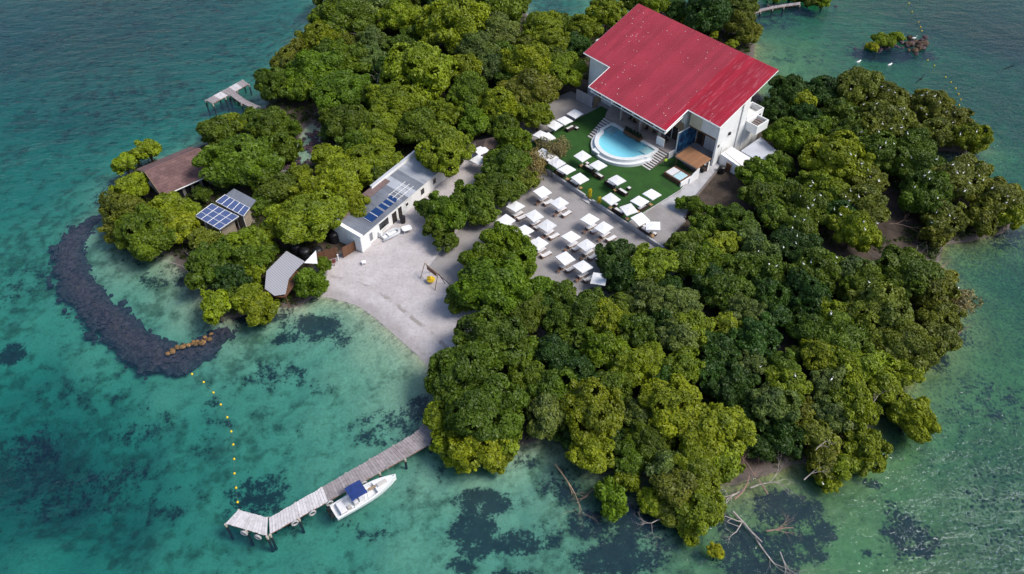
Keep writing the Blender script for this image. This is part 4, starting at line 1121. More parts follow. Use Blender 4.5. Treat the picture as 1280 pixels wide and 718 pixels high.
LZ = 1.5
LAWN = [(728.5, 194, 0, 'beside the fenced-side stairs of the pool'), (747.8, 206.3, 0, 'right below the pool waterfall box'), (696.6, 203.4, 0, 'at the lawn corner under the pale dry tree'), (709, 211.9, 0, 'along the lawn kerb between two others near the dry tree'),
        (723.8, 222.2, 0, 'on the lawn kerb next to the step with yellow plants'), (770.7, 225, 0, 'alone in the middle of the green lawn'), (763.4, 247.5, 0, 'on the lawn just past the yellow plants'), (799.8, 251.6, 3, 'on the lawn, second from the pale path'),
        (814.8, 242.8, 0, 'on the lawn edge next to the pale path'), (785.3, 260.6, -14, 'turned slightly on the lawn kerb'), (800.7, 271.9, -8, 'on the corner where lawn meets grey paving'), (818, 282.2, 42, 'turned square on the grey paving by the low wall')]
for x, y, rot, d in LAWN:
    a, b = loc_ab(x, y, LZ + 2.1)
    place('parasol', AB(a, b, LZ if a < 24.5 else 1.42), TH + R_(rot), 'white square parasol ' + d, 'parasol', 'parasols on the lawn', (R_(random.uniform(-5, 5)), R_(random.uniform(-5, 5))))
for x, y, d in [(719.2, 141.5, 'by the lilac-white fence'), (705.5, 150.5, 'between two others near the white fence'), (693.2, 155.8, 'furthest from the white fence in its row'), (676.5, 168.5, 'tucked against the trees beside a pink bush'),
                (684.2, 171, 'beside a pink-brown dry bush'), (679, 191, 'half hidden by the pale dry tree'), (687, 196, 'behind the pale dry tree at the lawn corner'), (602, 187, 'in a gap of the trees by the dark hut roof'), (598.4, 199, 'in the tree gap beside the round yellow-green tree')]:
    a, b = loc_ab(x, y, TZ + 2.1)
    place('parasol', AB(a, b, TZ if x > 640 else 1.0), TH + R_(random.uniform(-8, 8)), 'white square parasol ' + d, 'parasol', 'parasols behind the lawn', (R_(random.uniform(-3, 3)), R_(random.uniform(-3, 3))))
for x, y, rot, d in [(736, 210, 0, 'beside the pool waterfall box'), (717, 229, 0, 'on the lawn kerb near the yellow plants'), (763, 230, 0, 'in the middle of the lawn, under the parasol'), (778, 239.5, 0, 'in the middle of the lawn, out in the open'),
                     (773, 264, 0, 'against the lawn kerb past the yellow plants'), (803, 259.5, 90, 'by the pale path end of the lawn'), (806.5, 288, 0, 'on the grey paving corner'), (700, 216, 0, 'at the lawn corner under the dry tree'), (713, 160, 90, 'on the lawn near the white fence'), (748, 219, 0, 'in front of the round pool wall')]:
    a, b = loc_ab(x, y, LZ + .4)
    place('sofa', AB(a, b, LZ if a < 24.5 else 1.42), TH + R_(rot) + math.pi, 'dark wicker sofa with white cushions ' + d, 'sofa', 'wicker sofas on the lawn')
for x, y in [(726.5, 207), (745.5, 219), (695, 216.5), (707, 225), (724, 235.5), (769, 237.5), (761.3, 260), (797.6, 264), (813.5, 255.5), (782.5, 274), (798, 284.5), (815, 294.5)]:
    a, b = loc_ab(x, y, LZ + .44)
    place('stool', AB(a, max(b, -15.2), LZ if a < 24.5 else 1.42), TH + R_(random.uniform(-20, 20)), 'small honey-coloured wooden stool standing on the lawn near a sofa' if a < 24.5 else 'small honey-coloured wooden stool on the grey paving corner', 'stool', 'wooden stools by the sofas')
for x, y, d in [(786.4, 234.5, 'alone on the open lawn'), (734, 203.5, 'between two parasols below the pool'), (770, 255, 'at the corner of a lawn parasol'), (805.6, 282, 'between two turned parasols'), (818.6, 291, 'under the turned parasol on grey paving'), (721, 159.5, 'on the lawn near the white fence')]:
    a, b = loc_ab(x, y, LZ + .45)
    place('cube', AB(a, b, LZ if a < 24.5 else 1.42), TH + R_(random.uniform(-15, 15)), 'dark cube stool with white cushion ' + d, 'stool', 'cube stools')
# chairs on the deck and open-sided loungers of the yellow plants
def foliage_mesh(name, blobs, seed, leaf, dens, tonebase=.5):
    r = np.random.default_rng(seed); V = []; Fc = 0; T = []
    for (cx, cy, cz, rad, szz) in blobs:
        n = max(8, int(dens * 4 * math.pi * rad * rad))
        d = r.normal(size=(n, 3)); d /= np.linalg.norm(d, axis=1)[:, None]
        rr = rad * (1 - .45 * r.random(n) ** 2.2)
        p = np.array([cx, cy, cz]) + d * rr[:, None] * np.array([1, 1, szz])
        V.append((p, d)); T.append(np.clip(r.normal(tonebase, .2) + r.normal(0, .22, n), 0, 1))
    p = np.concatenate([v[0] for v in V]); d = np.concatenate([v[1] for v in V]); T = np.concatenate(T)
    return leaves(name, p, d, T, leaf, r)
def leaves(name, p, d, T, leaf, r):
    n = len(p)
    nn = d + .75 * r.normal(size=(n, 3)); nn[:, 2] += .35; nn /= np.linalg.norm(nn, axis=1)[:, None]
    q = r.normal(size=(n, 3)); t = np.cross(nn, q); t /= np.linalg.norm(t, axis=1)[:, None]; b = np.cross(nn, t)
    s = leaf * (.5 + 1.0 * r.random(n) ** 1.5)[:, None]
    vs = np.stack([p - t * s, p + b * s * .55 + nn * s * .15, p + t * s, p - b * s * .55 + nn * s * .15], 1).reshape(-1, 3)
    me = bpy.data.meshes.new(name)
    fast_mesh(me, vs, np.arange(4 * n).reshape(n, 4))
    a = me.attributes.new('tone', 'FLOAT', 'FACE'); a.data.foreach_set('value', T.astype(np.float32))
    me.materials.append(LEAF)
    return me
def plant(name, label, cat, loc, blobs, colr, leaf=.12, dens=60, pot=None, seed=1, group=None):
    t = thing(name, label, cat, loc, 0, group)
    o = put('foliage', foliage_mesh('foliage', blobs, seed, leaf, dens), t); o.color = (*colr, 1)
    if pot: MB().lathe([(pot * .7, 0), (pot, pot * 1.3), (pot * .9, pot * 1.32)], n=10).build('pot', BROWNW, t)
    else: MB().tube([(0, 0, -.2), (0, 0, .5)], .05, 5).build('stem', BARK, t)
    return t
for i, (x, y, d) in enumerate([(737, 244, 'tall'), (748.5, 251, 'short')]):
    p = W(x, y + 4, LZ)
    plant('yellow_plant', 'bright yellow %s potted plant at the gap of the lawn wall' % d, 'plant', (p.x, p.y, LZ), [(0, 0, .55, .34, 1), (0, 0, 1.1, .3, 1)] + ([(0, 0, 1.6, .28, 1)] if i == 0 else []), (.55, .42, .01), .09, 120, .22, i)
for k in range(5):
    p = AB(8.6 + k * .75, 1.2, 2.9)
    plant('planter_bush', 'dark spiky bush growing in the brown planter by the pool', 'bush', p, [(0, 0, .3, .36, 1.1), (random.uniform(-.2, .2), 0, .6, .22, 1.2)], (.02, .035, .02), .12, 60, None, 20 + k, 'planter bushes by the pool')
for k, (a, b, rz0) in enumerate([(6.6, 4.2, 0), (7.9, 4.0, 90), (10.6, 3.9, 0), (12.2, 4.2, 180), (15.2, 4.0, 90)]):
    t = thing('deck_chair', 'dark brown chair standing on the stone deck under the house gallery', 'chair', AB(a, b, 2.6), TH + R_(rz0), 'chairs on the pool deck')
    MB().box(-.25, .25, -.25, .25, .40, .46).build('seat', WICKER, t); MB().box(-.25, .25, .2, .26, .46, .95).build('backrest', WICKER, t)
    for x in (-.22, .22):
        for y in (-.22, .22): MB().cbox((x, y, .2), (.05, .05, .4)).build('leg', WICKER, t)
# dark hut roof among the trees
p = W(612, 178, 3.0); th_ = thing('dark_hut', 'small dark brown hipped hut roof in a gap of the trees', 'hut', (p.x, p.y, .9), R_(20))
MB().loft([[(-2.2, -1.6, 1.8), (2.2, -1.6, 1.8), (2.2, 1.6, 1.8), (-2.2, 1.6, 1.8)], [(-.6, -.08, 2.9), (.6, -.08, 2.9), (.6, .08, 2.9), (-.6, .08, 2.9)]]).build('roof', M('dark_thatch', (.09, .065, .055), .95, .3, 3), th_)
for x in (-1.9, 1.9):
    for y in (-1.3, 1.3): MB().tube([(x, y, -.2), (x, y, 1.85)], .08, 5).build('post', BROWNW, th_)

# ------------------------------------------------------------------ person in bright yellow-green
def person(loc, rz, label):
    t = thing('person', label, 'person', loc, rz)
    V = [(0, 0, .95), (0, .0, 1.15), (0, .0, 1.38), (0, .01, 1.5), (0, .02, 1.6), (0, .02, 1.72), (.1, 0, .9), (.12, -.02, .5), (.13, .03, .08), (.13, -.12, .04), (-.1, 0, .9), (-.13, .06, .5), (-.15, .12, .08), (-.15, -.02, .04),
         (.19, 0, 1.4), (.27, .02, 1.14), (.3, -.1, .9), (.3, -.16, .82), (-.19, 0, 1.4), (-.28, .05, 1.14), (-.27, -.06, .9), (-.27, -.12, .82)]
    E = [(0, 1), (1, 2), (2, 3), (3, 4), (4, 5), (0, 6), (6, 7), (7, 8), (8, 9), (0, 10), (10, 11), (11, 12), (12, 13), (2, 14), (14, 15), (15, 16), (16, 17), (2, 18), (18, 19), (19, 20), (20, 21)]
    rad = [.15, .14, .16, .06, .085, .08, .09, .065, .045, .04, .09, .065, .045, .04, .06, .048, .035, .035, .06, .048, .035, .035]
    me = bpy.data.meshes.new('body'); me.from_pydata(V, E, [])
    o = put('body', me, t)
    sk = o.modifiers.new('skin', 'SKIN')
    for i, r in enumerate(rad):
        me.skin_vertices[0].data[i].radius = (r, r); me.skin_vertices[0].data[i].use_root = (i == 0)
    o.modifiers.new('sub', 'SUBSURF').levels = 1; o.modifiers['sub'].render_levels = 2
    m, nt, out = nodes_of('skin_and_clothes')
    tc = N(nt, 'ShaderNodeTexCoord'); sx = N(nt, 'ShaderNodeSeparateXYZ'); nt.links.new(tc.outputs['Object'], sx.inputs[0]); Z = sx.outputs[2]
    cc = mixc(nt, math_(nt, 'GREATER_THAN', Z, .92), (.02, .022, .03), (.50, .75, .06))
    cc = mixc(nt, math_(nt, 'GREATER_THAN', Z, 1.46), cc, (.22, .11, .07))
    p = N(nt, 'ShaderNodeBsdfPrincipled'); setin(nt, p, 'Base Color', cc); p.inputs['Roughness'].default_value = .8; nt.links.new(p.outputs[0], out.inputs[0])
    me.materials.append(m)
    MB().blob((0, .03, 1.73), .105, 2, j=.05, sz=(1, 1, .8)).build('hair', BLACKP, t, True)
p = W(831, 207.5, LZ); person((p.x, p.y, LZ), R_(200), 'person in a bright yellow-green top standing by the pool stairs')

# ------------------------------------------------------------------ trees
def crown(name, R, seed, leaf, dens):
    r = np.random.default_rng(seed)
    nl = int(9 + 3.6 * R)
    C = [(0, 0, .50 * R, .40 * R)]
    for k in range(nl):
        u = 1 - (k + .5) / nl * 1.45                        # cos polar from top down past the equator
        ph = k * 2.39996 + r.normal(0, .3)
        s = math.sqrt(max(0, 1 - u * u)); q = R * r.uniform(.46, .82)
        C.append((q * s * math.cos(ph), q * s * math.sin(ph), q * u * .82, R * r.uniform(.22, .46)))
    for k in range(int(5 + 2 * R)):                              # stray clumps break the round outline
        ph = r.uniform(0, 6.28); q = R * r.uniform(.80, .98); u = r.uniform(-.3, .5)
        C.append((q * math.cos(ph), q * math.sin(ph), q * u, R * r.uniform(.13, .24)))
    C = np.array(C); hp = r.uniform(0, 6.28, 3)
    P, D, T = [], [], []
    for k, (cx, cy, cz, rad) in enumerate(C):
        n = int(dens * 4 * math.pi * rad * rad)
        d = r.normal(size=(n, 3)); d /= np.linalg.norm(d, axis=1)[:, None]
        # sub-clumps make the lobe surface knobbly
        cl = r.normal(size=(18, 3)); cl /= np.linalg.norm(cl, axis=1)[:, None]
        near = (d @ cl.T).max(1)
        rr = rad * (.62 + .44 * np.clip((near - .62) / .38, 0, 1)) * (1 - .25 * r.random(n) ** 3)
        p = C[k, :3] + d * rr[:, None] * np.array([1, 1, .85])
        keep = np.ones(n, bool)
        for j in range(len(C)):
            if j != k: keep &= np.linalg.norm((p - C[j, :3]) / np.array([1, 1, .85]), axis=1) > C[j, 3] * .68
        hx_ = np.sin(p[:, 0] * 2.3 + hp[0] + 1.2 * np.sin(p[:, 1] * 1.7)) + np.sin(p[:, 1] * 2.6 + hp[1] + 1.1 * np.sin(p[:, 2] * 2.1)) + np.sin(p[:, 2] * 2.9 + hp[2] + np.sin(p[:, 0] * 1.9))
        keep &= (hx_ + r.normal(0, .5, n)) < 1.4          # pockets where the crown opens
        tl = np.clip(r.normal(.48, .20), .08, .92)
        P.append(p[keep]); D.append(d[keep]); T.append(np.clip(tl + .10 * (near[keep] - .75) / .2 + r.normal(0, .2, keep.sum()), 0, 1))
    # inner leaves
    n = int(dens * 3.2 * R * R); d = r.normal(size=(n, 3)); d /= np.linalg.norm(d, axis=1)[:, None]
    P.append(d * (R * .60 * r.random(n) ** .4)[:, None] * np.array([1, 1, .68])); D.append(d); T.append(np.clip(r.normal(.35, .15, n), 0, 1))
    return leaves(name, np.concatenate(P), np.concatenate(D), np.concatenate(T), leaf, r)
def trunk(name, R, hc, seed):
    r = random.Random(seed); mb = MB()
    mb.tube([(0, 0, -1.0), (0, 0, .3), (r.uniform(-.2, .2), r.uniform(-.2, .2), hc * .5), (r.uniform(-.3, .3), r.uniform(-.3, .3), hc * .85)], [.24, .2, .15, .09], 7)
    for k in range(6):
        a = k * 1.05 + r.uniform(-.3, .3); q = R * r.uniform(.45, .7)
        mb.tube([(0, 0, hc * r.uniform(.25, .5)), (q * .5 * math.cos(a), q * .5 * math.sin(a), hc * .8), (q * math.cos(a), q * math.sin(a), hc + r.uniform(0, .35) * R)], [.1, .07, .03], 5)
    for k in range(5):
        a = k * 1.26 + r.uniform(-.4, .4); q = r.uniform(.6, 1.1)
        mb.tube([(0, 0, .75), (q * .6 * math.cos(a), q * .6 * math.sin(a), .5), (q * math.cos(a), q * math.sin(a), -1.0)], [.06, .05, .04], 5)
    return mb.mesh(name, BARK)
PR = []
for i in range(15):
    R = [2.0, 2.9, 3.9][i // 5]
    hc = {2.0: 2.0, 2.9: 2.8, 3.9: 3.4}[R]
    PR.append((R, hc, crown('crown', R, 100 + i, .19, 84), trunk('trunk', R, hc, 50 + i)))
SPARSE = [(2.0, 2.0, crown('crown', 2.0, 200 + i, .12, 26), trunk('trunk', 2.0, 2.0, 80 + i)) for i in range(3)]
COLS = {'Y': (.148, .186, .009), 'G': (.074, .114, .009), 'B': (.090, .146, .007), 'D': (.032, .070, .011), 'S': (.090, .125, .036), 'O': (.112, .130, .017), 'P': (.19, .15, .085), 'L': (.20, .22, .012)}
WORDS = {'Y': 'yellowish', 'G': 'green', 'B': 'bright', 'D': 'dark', 'S': 'greyish', 'O': 'olive', 'P': 'pinkish', 'L': 'lime'}
ZONES = {}
ZONES['in the wood behind the beach bar'] = '''425 18 27 G;455 8 24 S;398 47 20 Y;433 54 14 O;376 64 15 O;358 82 18 O;345 106 19 G;395 92 24 B;435 106 22 B;424 78 20 B;466 52 16 S;462 72 15 S;480 22 18 D;504 22 17 Y;500 60 16 G;
515 12 18 D;522 45 14 G;563 22 28 Y;556 45 20 Y;612 18 25 G;645 14 22 D;535 68 23 Y;506 84 14 G;622 43 22 S;595 63 19 S;626 64 15 G;678 40 20 Y;661 84 26 Y;660 60 16 O;694 74 15 G;580 88 18 Y;616 84 17 S;525 103 29 Y;600 108 16 G;590 40 16 D;470 35 15 D;
545 85 16 G;640 100 16 G;485 105 14 D;445 85 12 D;478 85 14 D;410 65 16 G;440 38 16 D;415 -8 22 G;450 -12 20 D;500 -10 22 G;550 -12 22 D;600 -10 22 G;638 -8 20 D;700 32 14 G;
505 130 19 Y;551 142 18 Y;525 156 20 G;522 178 20 D;590 130 21 G;594 154 18 B;628 131 20 Y;630 156 17 G;672 114 24 O;672 145 16 Y;570 118 16 D;645 118 16 D;610 138 14 D;650 140 14 G;380 110 21 B !;460 122 18 G;429 122 23 B;492 128 22 Y;490 160 17 Y;434 153 21 G;468 168 20 Y;416 166 14 D !;410 192 15 Y !;450 182 18 G;500 185 16 D'''
ZONES['between the beach bar and the solar huts'] = '''412 198 18 Y !;374 224 18 Y !;425 216 23 Y;467 199 23 Y;440 236 20 Y;395 238 20 Y;350 240 20 G;368 262 20 Y;404 265 23 Y;436 258 18 Y;345 268 18 D;330 256 13 G;336 288 13 Y;380 286 17 Y;408 284 14 Y;470 222 16 G;350 288 14 Y'''
ZONES['on the point around the T-shaped dock'] = '''287 157 18 Y !;320 152 18 G !;340 158 22 G !;316 183 26 G;352 186 22 G !;274 166 18 G;280 196 20 D;304 214 24 G;291 232 17 D;328 226 17 G !;264 158 10 Y !;362 160 13 G !'''
ZONES['around the brown shingled hut'] = '''185 188 15 Y !;156 206 14 Y !;170 196 10 Y !;165 236 17 Y;157 267 23 O;178 292 22 G;210 262 19 Y;224 285 18 Y;233 262 15 Y !;252 243 11 G !;196 280 16 G;168 290 18 G;150 290 14 O;190 305 14 D'''
ZONES['below the solar huts by the west shore'] = '''256 300 14 O;254 333 20 G;297 292 18 D;318 305 17 Y;271 335 20 D;312 322 18 G;271 384 17 Y;309 371 17 Y !;324 386 17 Y;318 340 14 Y !;388 355 19 B !;404 331 8 B;290 350 20 D;285 315 16 G;333 314 14 G !;292 372 14 G;'''
ZONES['between the beach and the terrace'] = '''558 193 32 Y !;643 178 20 B !;620 202 16 B !;640 206 20 G;625 236 21 G;590 254 24 G !;558 268 26 B !;558 302 13 G !;603 268 14 G;538 262 14 G;618 215 16 G;548 285 14 G'''
ZONES['beside the dry corner of the lawn'] = '''668 214 14 P;655 224 14 O;694 190 12 P;702 182 10 P;680 180 9 P;668 200 12 P;645 228 12 O'''
ZONES['in the big clump between beach and terrace'] = '''630 302 27 B !;603 326 26 B !;640 336 27 B !;580 347 19 B;600 364 24 B;640 368 24 B;575 374 15 G;702 370 18 G !;742 380 18 G !;675 362 18 B !;660 392 20 G;620 342 20 B;655 315 16 B !'''
ZONES['in the wood above the long dock'] = '''632 410 20 G;604 432 31 G;562 452 19 D;566 474 23 G;600 475 28 G;546 478 9 B;661 436 14 B;660 473 20 G;690 440 19 D;700 402 18 G;680 385 16 D;551 518 17 Y;598 560 30 Y !;560 553 16 Y;632 553 15 Y;600 508 30 G;640 516 23 G;682 520 23 S;700 488 22 G;575 575 14 Y;625 575 13 Y;670 495 18 G;580 530 18 D;640 450 18 D'''
ZONES['in the wood south of the terrace'] = '''771 323 25 D !;818 332 27 Y !;800 352 18 D;735 388 20 G;718 405 18 G;761 398 20 Y;782 382 16 G;812 374 20 S;848 380 20 S;858 326 20 G;882 318 16 B;888 352 20 D;862 408 18 Y;800 402 18 D;830 402 18 D;836 360 14 D;
762 436 20 B;722 425 18 G;745 452 18 B;794 419 19 G;816 441 14 Y;848 424 21 S;871 417 14 Y;803 459 20 Y;853 460 20 Y;712 466 20 D;758 488 19 G;736 470 18 D;782 488 18 D;830 480 18 D;858 498 24 Y;886 470 20 D;822 505 18 D;780 455 14 D;742 517 27 Y;716 503 18 Y;798 520 17 S;770 515 16 D;775 345 18 D;
850 518 26 Y;821 551 20 G;860 552 22 Y;890 540 24 Y;733 562 20 Y;756 570 19 Y;786 574 18 G;782 596 14 Y;832 582 18 S;870 588 24 Y;762 618 16 B;766 634 14 B;880 620 20 Y;850 612 26 O;870 642 22 Y;860 666 12 Y;895 690 8 L;815 624 15 Y;800 550 16 D;770 548 14 D;840 640 16 O;715 540 18 D;700 515 14 D'''
ZONES['in the middle of the dark wood'] = '''902 305 20 L !;925 333 20 G;877 330 20 B;960 342 21 G;947 313 18 S;990 313 21 D;1006 300 13 Y;1012 341 22 G;1044 337 20 G;919 368 21 G;886 368 20 G;960 370 22 D;1000 370 22 D;1030 376 20 D;928 388 18 S;966 396 18 D;1046 396 18 Y;908 406 14 L;
1011 416 20 G;996 444 10 G;946 430 22 D;941 455 14 S;893 440 18 D;892 462 16 D;975 462 18 G;1026 443 19 Y;1055 455 20 Y;985 487 22 Y;912 488 22 D;1040 482 20 S;967 506 24 S;940 408 16 D;905 430 14 D;930 480 16 D;1000 395 14 D;
907 537 25 Y;905 576 18 Y;977 542 22 D;1020 548 20 O;1030 576 18 O;1036 600 12 Y;1040 520 20 S;1000 520 18 O;940 520 16 D;950 560 14 D;890 590 16 Y'''
ZONES['along the eastern shore'] = '''1062 500 24 Y;1082 515 18 Y;1052 526 16 S;1081 563 22 Y;1138 519 23 Y;1052 583 16 Y;1050 420 26 G;1090 402 26 O;1120 430 25 O;1142 443 22 O;1172 425 20 O;1186 402 18 O;1200 378 18 P;1082 460 22 Y;1102 482 20 Y;1130 464 16 Y;1140 342 25 G;1110 350 24 G;1080 362 24 G;1122 380 26 O;1162 370 22 O;1166 396 18 O;1065 340 20 S;1070 390 20 G;1175 350 14 O;1060 440 18 D;1110 505 16 D'''
ZONES['in the bird wood east of the house'] = '''987 116 21 D;970 138 15 D;1003 128 12 L;1030 114 20 D;1073 111 23 O;1108 122 20 O;1090 140 22 O;1120 146 18 O;1049 144 17 G;1075 152 18 O;980 158 19 B;990 178 20 B;1028 162 15 B;1010 148 16 D;1062 169 20 G;1085 172 18 O;1110 166 20 O;1100 192 22 G;1130 184 20 G;1080 196 18 D;1050 185 14 D;1010 185 14 G;
1146 128 16 O;1169 134 17 O;1188 146 14 O;1165 163 16 O;1186 174 15 O;1215 168 16 Y;1207 184 13 Y;1200 157 13 O;1135 160 14 D;1150 180 14 O;
1150 214 22 G;1182 220 23 O;1165 244 24 G;1196 244 21 O;1212 222 13 O;1174 277 19 O;1194 266 16 O;1244 254 21 O;1262 268 15 Y;1226 276 15 O;1168 294 13 O;1230 240 14 O;1145 240 14 G;1125 205 16 D;
1040 204 27 Y;1028 235 20 Y;1086 225 17 O;1080 252 20 O;1075 288 20 Y;1050 266 18 D;1046 290 18 D;1000 262 20 G;1005 285 18 G;985 240 18 G;959 219 18 B;934 222 16 B;957 242 18 G;966 270 18 G;944 256 14 D;985 298 18 D;920 276 19 G;934 292 13 S;1020 262 16 D;1090 272 14 O;975 205 14 G'''
ZONES['around the corner of the pale path'] = '''853 254 9 B !;868 258 12 G !;894 266 12 B !;880 284 17 G !;850 304 14 G !;905 285 14 G !;866 300 14 G !'''
ZONES['behind the red-roofed house'] = '''879 15 22 D;925 32 21 O !;902 26 16 O;859 23 7 L;846 14 14 D;935 45 12 O;893 43 5 L;915 56 6 Y;731 36 15 Y;764 17 16 Y;747 23 14 G;790 4 13 G;811 4 12 Y;826 8 13 D;711 34 13 G;690 29 15 Y;686 52 17 Y;703 76 18 Y;717 58 14 D;700 98 17 Y;720 90 12 D;890 -6 16 D;930 8 14 O'''
ZONES['on the small islets in the lagoon'] = '''970 -8 12 Y !;988 -6 11 O !;1012 -2 13 O !;1029 1 10 Y !;1103 51 9 Y;1090 60 6 L;1121 47 7 Y'''
def near_proto(R, rnd):
    c = [p for p in PR if abs(p[0] - R) == min(abs(q[0] - R) for q in PR)]
    return rnd.choice(c)
trnd = random.Random(3)
TREES = []
for zone, txt in ZONES.items():
    for item in [q for q in txt.replace('\n', '').split(';') if q.strip()]:
        w_ = item.split(); TREES.append([float(w_[0]), float(w_[1]), float(w_[2]), w_[3], zone, len(w_) > 4])   # a trailing ! keeps a tree as it is
# crowns that overlap most are one tree: keep the larger, a little wider
while sum(t[3] not in 'PS' for t in TREES) > 292:
    best = None
    for i in range(len(TREES)):
        for j in range(i):
            a, b = TREES[i], TREES[j]
            if a[4] != b[4] or a[3] in 'PSL' or b[3] in 'PSL' or a[5] or b[5]: continue
            q = math.hypot(a[0] - b[0], (a[1] - b[1]) * 1.4) / (a[2] + b[2])
            if a[3] == b[3] or 'D' in (a[3], b[3]): q *= .8
            if best is None or q < best[0]: best = (q, i, j)
    _, i, j = best
    a, b = TREES[i], TREES[j]
    big, sml = (a, b) if (a[2] * (.8 if a[3] == 'D' else 1)) >= (b[2] * (.8 if b[3] == 'D' else 1)) else (b, a)
    w = .3
    big[0] += (sml[0] - big[0]) * w; big[1] += (sml[1] - big[1]) * w; big[2] += .14 * sml[2]
    TREES.remove(sml)
proto_root = {}
CROWNS = []
for x, y, rp, k, zone, keep_ in TREES:
    if True:
        zc = 4.0
        for it in range(3):
            p = W(x, y, zc); R = rp / ppm(p) * (1.08 if keep_ else 1.30)
            pr = None
            g = gz(p.x, p.y) if it < 2 else g
            hc = .75 + R * .62
            if 'islets' in zone: hc = .3 + R * .5
            if k == 'D': hc -= .5
            if k in 'YSL' and R > 1.8: hc += .55
            zc = max(g, -.6) + hc
        p = W(x, y, zc); g = max(g, -.6)
        pr = near_proto(R, trnd) if k != 'P' else SPARSE[trnd.randrange(3)]; s = R / pr[0]
        root = thing('mangrove_tree' if k not in 'PS' else ('dry_tree' if k == 'P' else 'feathery_tree'), 'tree', 'tree', (p.x, p.y, g), trnd.uniform(0, 6.28), 'trees ' + zone)
        root.scale = (s, s, hc / pr[1])
        c = put('crown', pr[2], root, (0, 0, pr[1])); c.scale.z = (s / (hc / pr[1])) * trnd.uniform(.85, 1.05)
        c.rotation_euler.z = trnd.uniform(0, 6.28); e = trnd.uniform(.84, 1.18); c.scale.x = e; c.scale.y = 1 / e
        v = trnd.uniform(.92, 1.32); base = COLS[k]; h = trnd.uniform(-.1, .1)
        c.color = (base[0] * v * (1 + h), base[1] * v, base[2] * v * (1 - h), 1)
        put('trunk', pr[3], root)
        CROWNS.append((root, p.x, p.y, R, k, zone))

Rs = sorted(t[3] for t in CROWNS)
r_lo, r_hi = Rs[len(Rs) // 3], Rs[2 * len(Rs) // 3]
sdist = seg_d(np.array([t[1] for t in CROWNS]), np.array([t[2] for t in CROWNS]), shore)
for i, (root, x, y, R, k, zone) in enumerate(CROWNS):
    nb = sorted((math.hypot(t[1] - x, t[2] - y), WORDS[t[4]]) for j, t in enumerate(CROWNS) if j != i)
    size = 'small ' if R < r_lo else ('broad ' if R > r_hi else '')
    shoreside = 'shoreside ' if sdist[i] < 4 else ''
    two = ' tree between ' + nb[0][1] + ' and ' + nb[1][1] + ' ones '; one = ' tree next to a ' + nb[0][1] + ' one '
    for lab in (size + shoreside + WORDS[k] + two + zone, size + WORDS[k] + two + zone, size + WORDS[k] + one + zone, WORDS[k] + one + zone):
        if len(lab.replace('-', ' ').split()) <= 16: break
    root['label'] = lab
# low undergrowth between the trunks
OPEN = [(W(x, y, .5), r) for x, y, r in ((905, 232, 4.5), (915, 250, 4), (1112, 262, 5), (1100, 275, 4), (925, 588, 4.5), (560, 235, 8), (610, 230, 6), (1070, 320, 3.5), (975, 435, 2), (650, 400, 3))]
ur = np.random.default_rng(77)
up = np.column_stack([ur.uniform(-75, 80, 26000), ur.uniform(38, 175, 26000)])
uz, _, _, us = terrain(up[:, 0], up[:, 1])
ud = up - np.array([HO.x, HO.y]); ua = ud @ np.array([UA.x, UA.y]); ub = ud @ np.array([VB.x, VB.y])
keep = (uz > .12) & (us < .02) & ~((ua > -10) & (ua < 33) & (ub > -46) & (ub < 20.5) & ~((ua > 31) & (ub < -16)))
hx, hy = math.cos(bang_bar), math.sin(bang_bar)
bx_ = up - np.array([f0.x, f0.y]); bu = bx_ @ np.array([hx, hy]); bv = bx_ @ np.array([-hy, hx])
keep &= ~((bu > -2) & (bu < BL + 1) & (bv > -4) & (bv < BD + .5))
for c, r in OPEN: keep &= np.hypot(up[:, 0] - c.x, up[:, 1] - c.y) > r
up, uz = up[keep], uz[keep]
n_l = 26; idx = np.repeat(np.arange(len(up)), n_l)
d = ur.normal(size=(len(idx), 3)); d[:, 2] = np.abs(d[:, 2]); d /= np.linalg.norm(d, axis=1)[:, None]
rad = np.repeat(ur.uniform(.25, .6, len(up)), n_l)
ptn = np.column_stack([up[idx], uz[idx]]) + d * rad[:, None]
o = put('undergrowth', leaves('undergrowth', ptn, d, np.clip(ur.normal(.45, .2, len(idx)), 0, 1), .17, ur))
o.color = (.045, .070, .012, 1)
tag(o, 'low dark green undergrowth covering the ground between the tree trunks', 'undergrowth', kind='stuff')

# ------------------------------------------------------------------ dead wood
def branches(seed, L, r0, depth=4, spread=.55, flat=.45):
    rr = random.Random(seed); mb = MB()
    def grow(p, d, l, r, dep):
        pts = [p]; rad = [r]; q = p
        for k in range(3):
            d = (d + Vector((rr.uniform(-1, 1), rr.uniform(-1, 1), rr.uniform(-1, 1) * flat)) * .22).normalized()
            q = q + d * l / 3; pts.append(q); rad.append(r * (1 - .16 * (k + 1)))
        mb.tube(pts, rad, 5)
        if dep > 0:
            for k in range(rr.choice((2, 3, 3))):
                i = rr.choice((1, 2, 3, 3))
                ax = Vector((rr.uniform(-1, 1), rr.uniform(-1, 1), rr.uniform(-1, 1) * flat + .1))
                grow(pts[i], (d + ax * spread * 1.4).normalized(), l * rr.uniform(.5, .75), rad[i] * .62, dep - 1)
    return mb, grow
def dead(label, x, y, z, px2, L, r0, m, seed, depth=4, flat=.4, lift=.15, name='dead_branches'):
    p = W(x, y, z); q = W(*px2, z); d = (q - p).normalized(); d.z = lift
    mb, grow = branches(seed, L, r0, depth, .6, flat)
    grow(Vector((0, 0, 0)), d.normalized(), L, r0, depth)
    return tag(mb.build(name, m, None, loc=(p.x, p.y, z)), label, 'dead tree')
dead('bare white dead tree leaning out over the west shore below the solar huts', 252, 352, .6, (226, 322), 3.6, .12, DEAD, 4, 5, .5, .5)
dead('bare white dead treetop sticking out of the wood behind the bar', 472, 108, 4.2, (473, 92), 1.9, .10, DEAD, 9, 4, .5, .8)
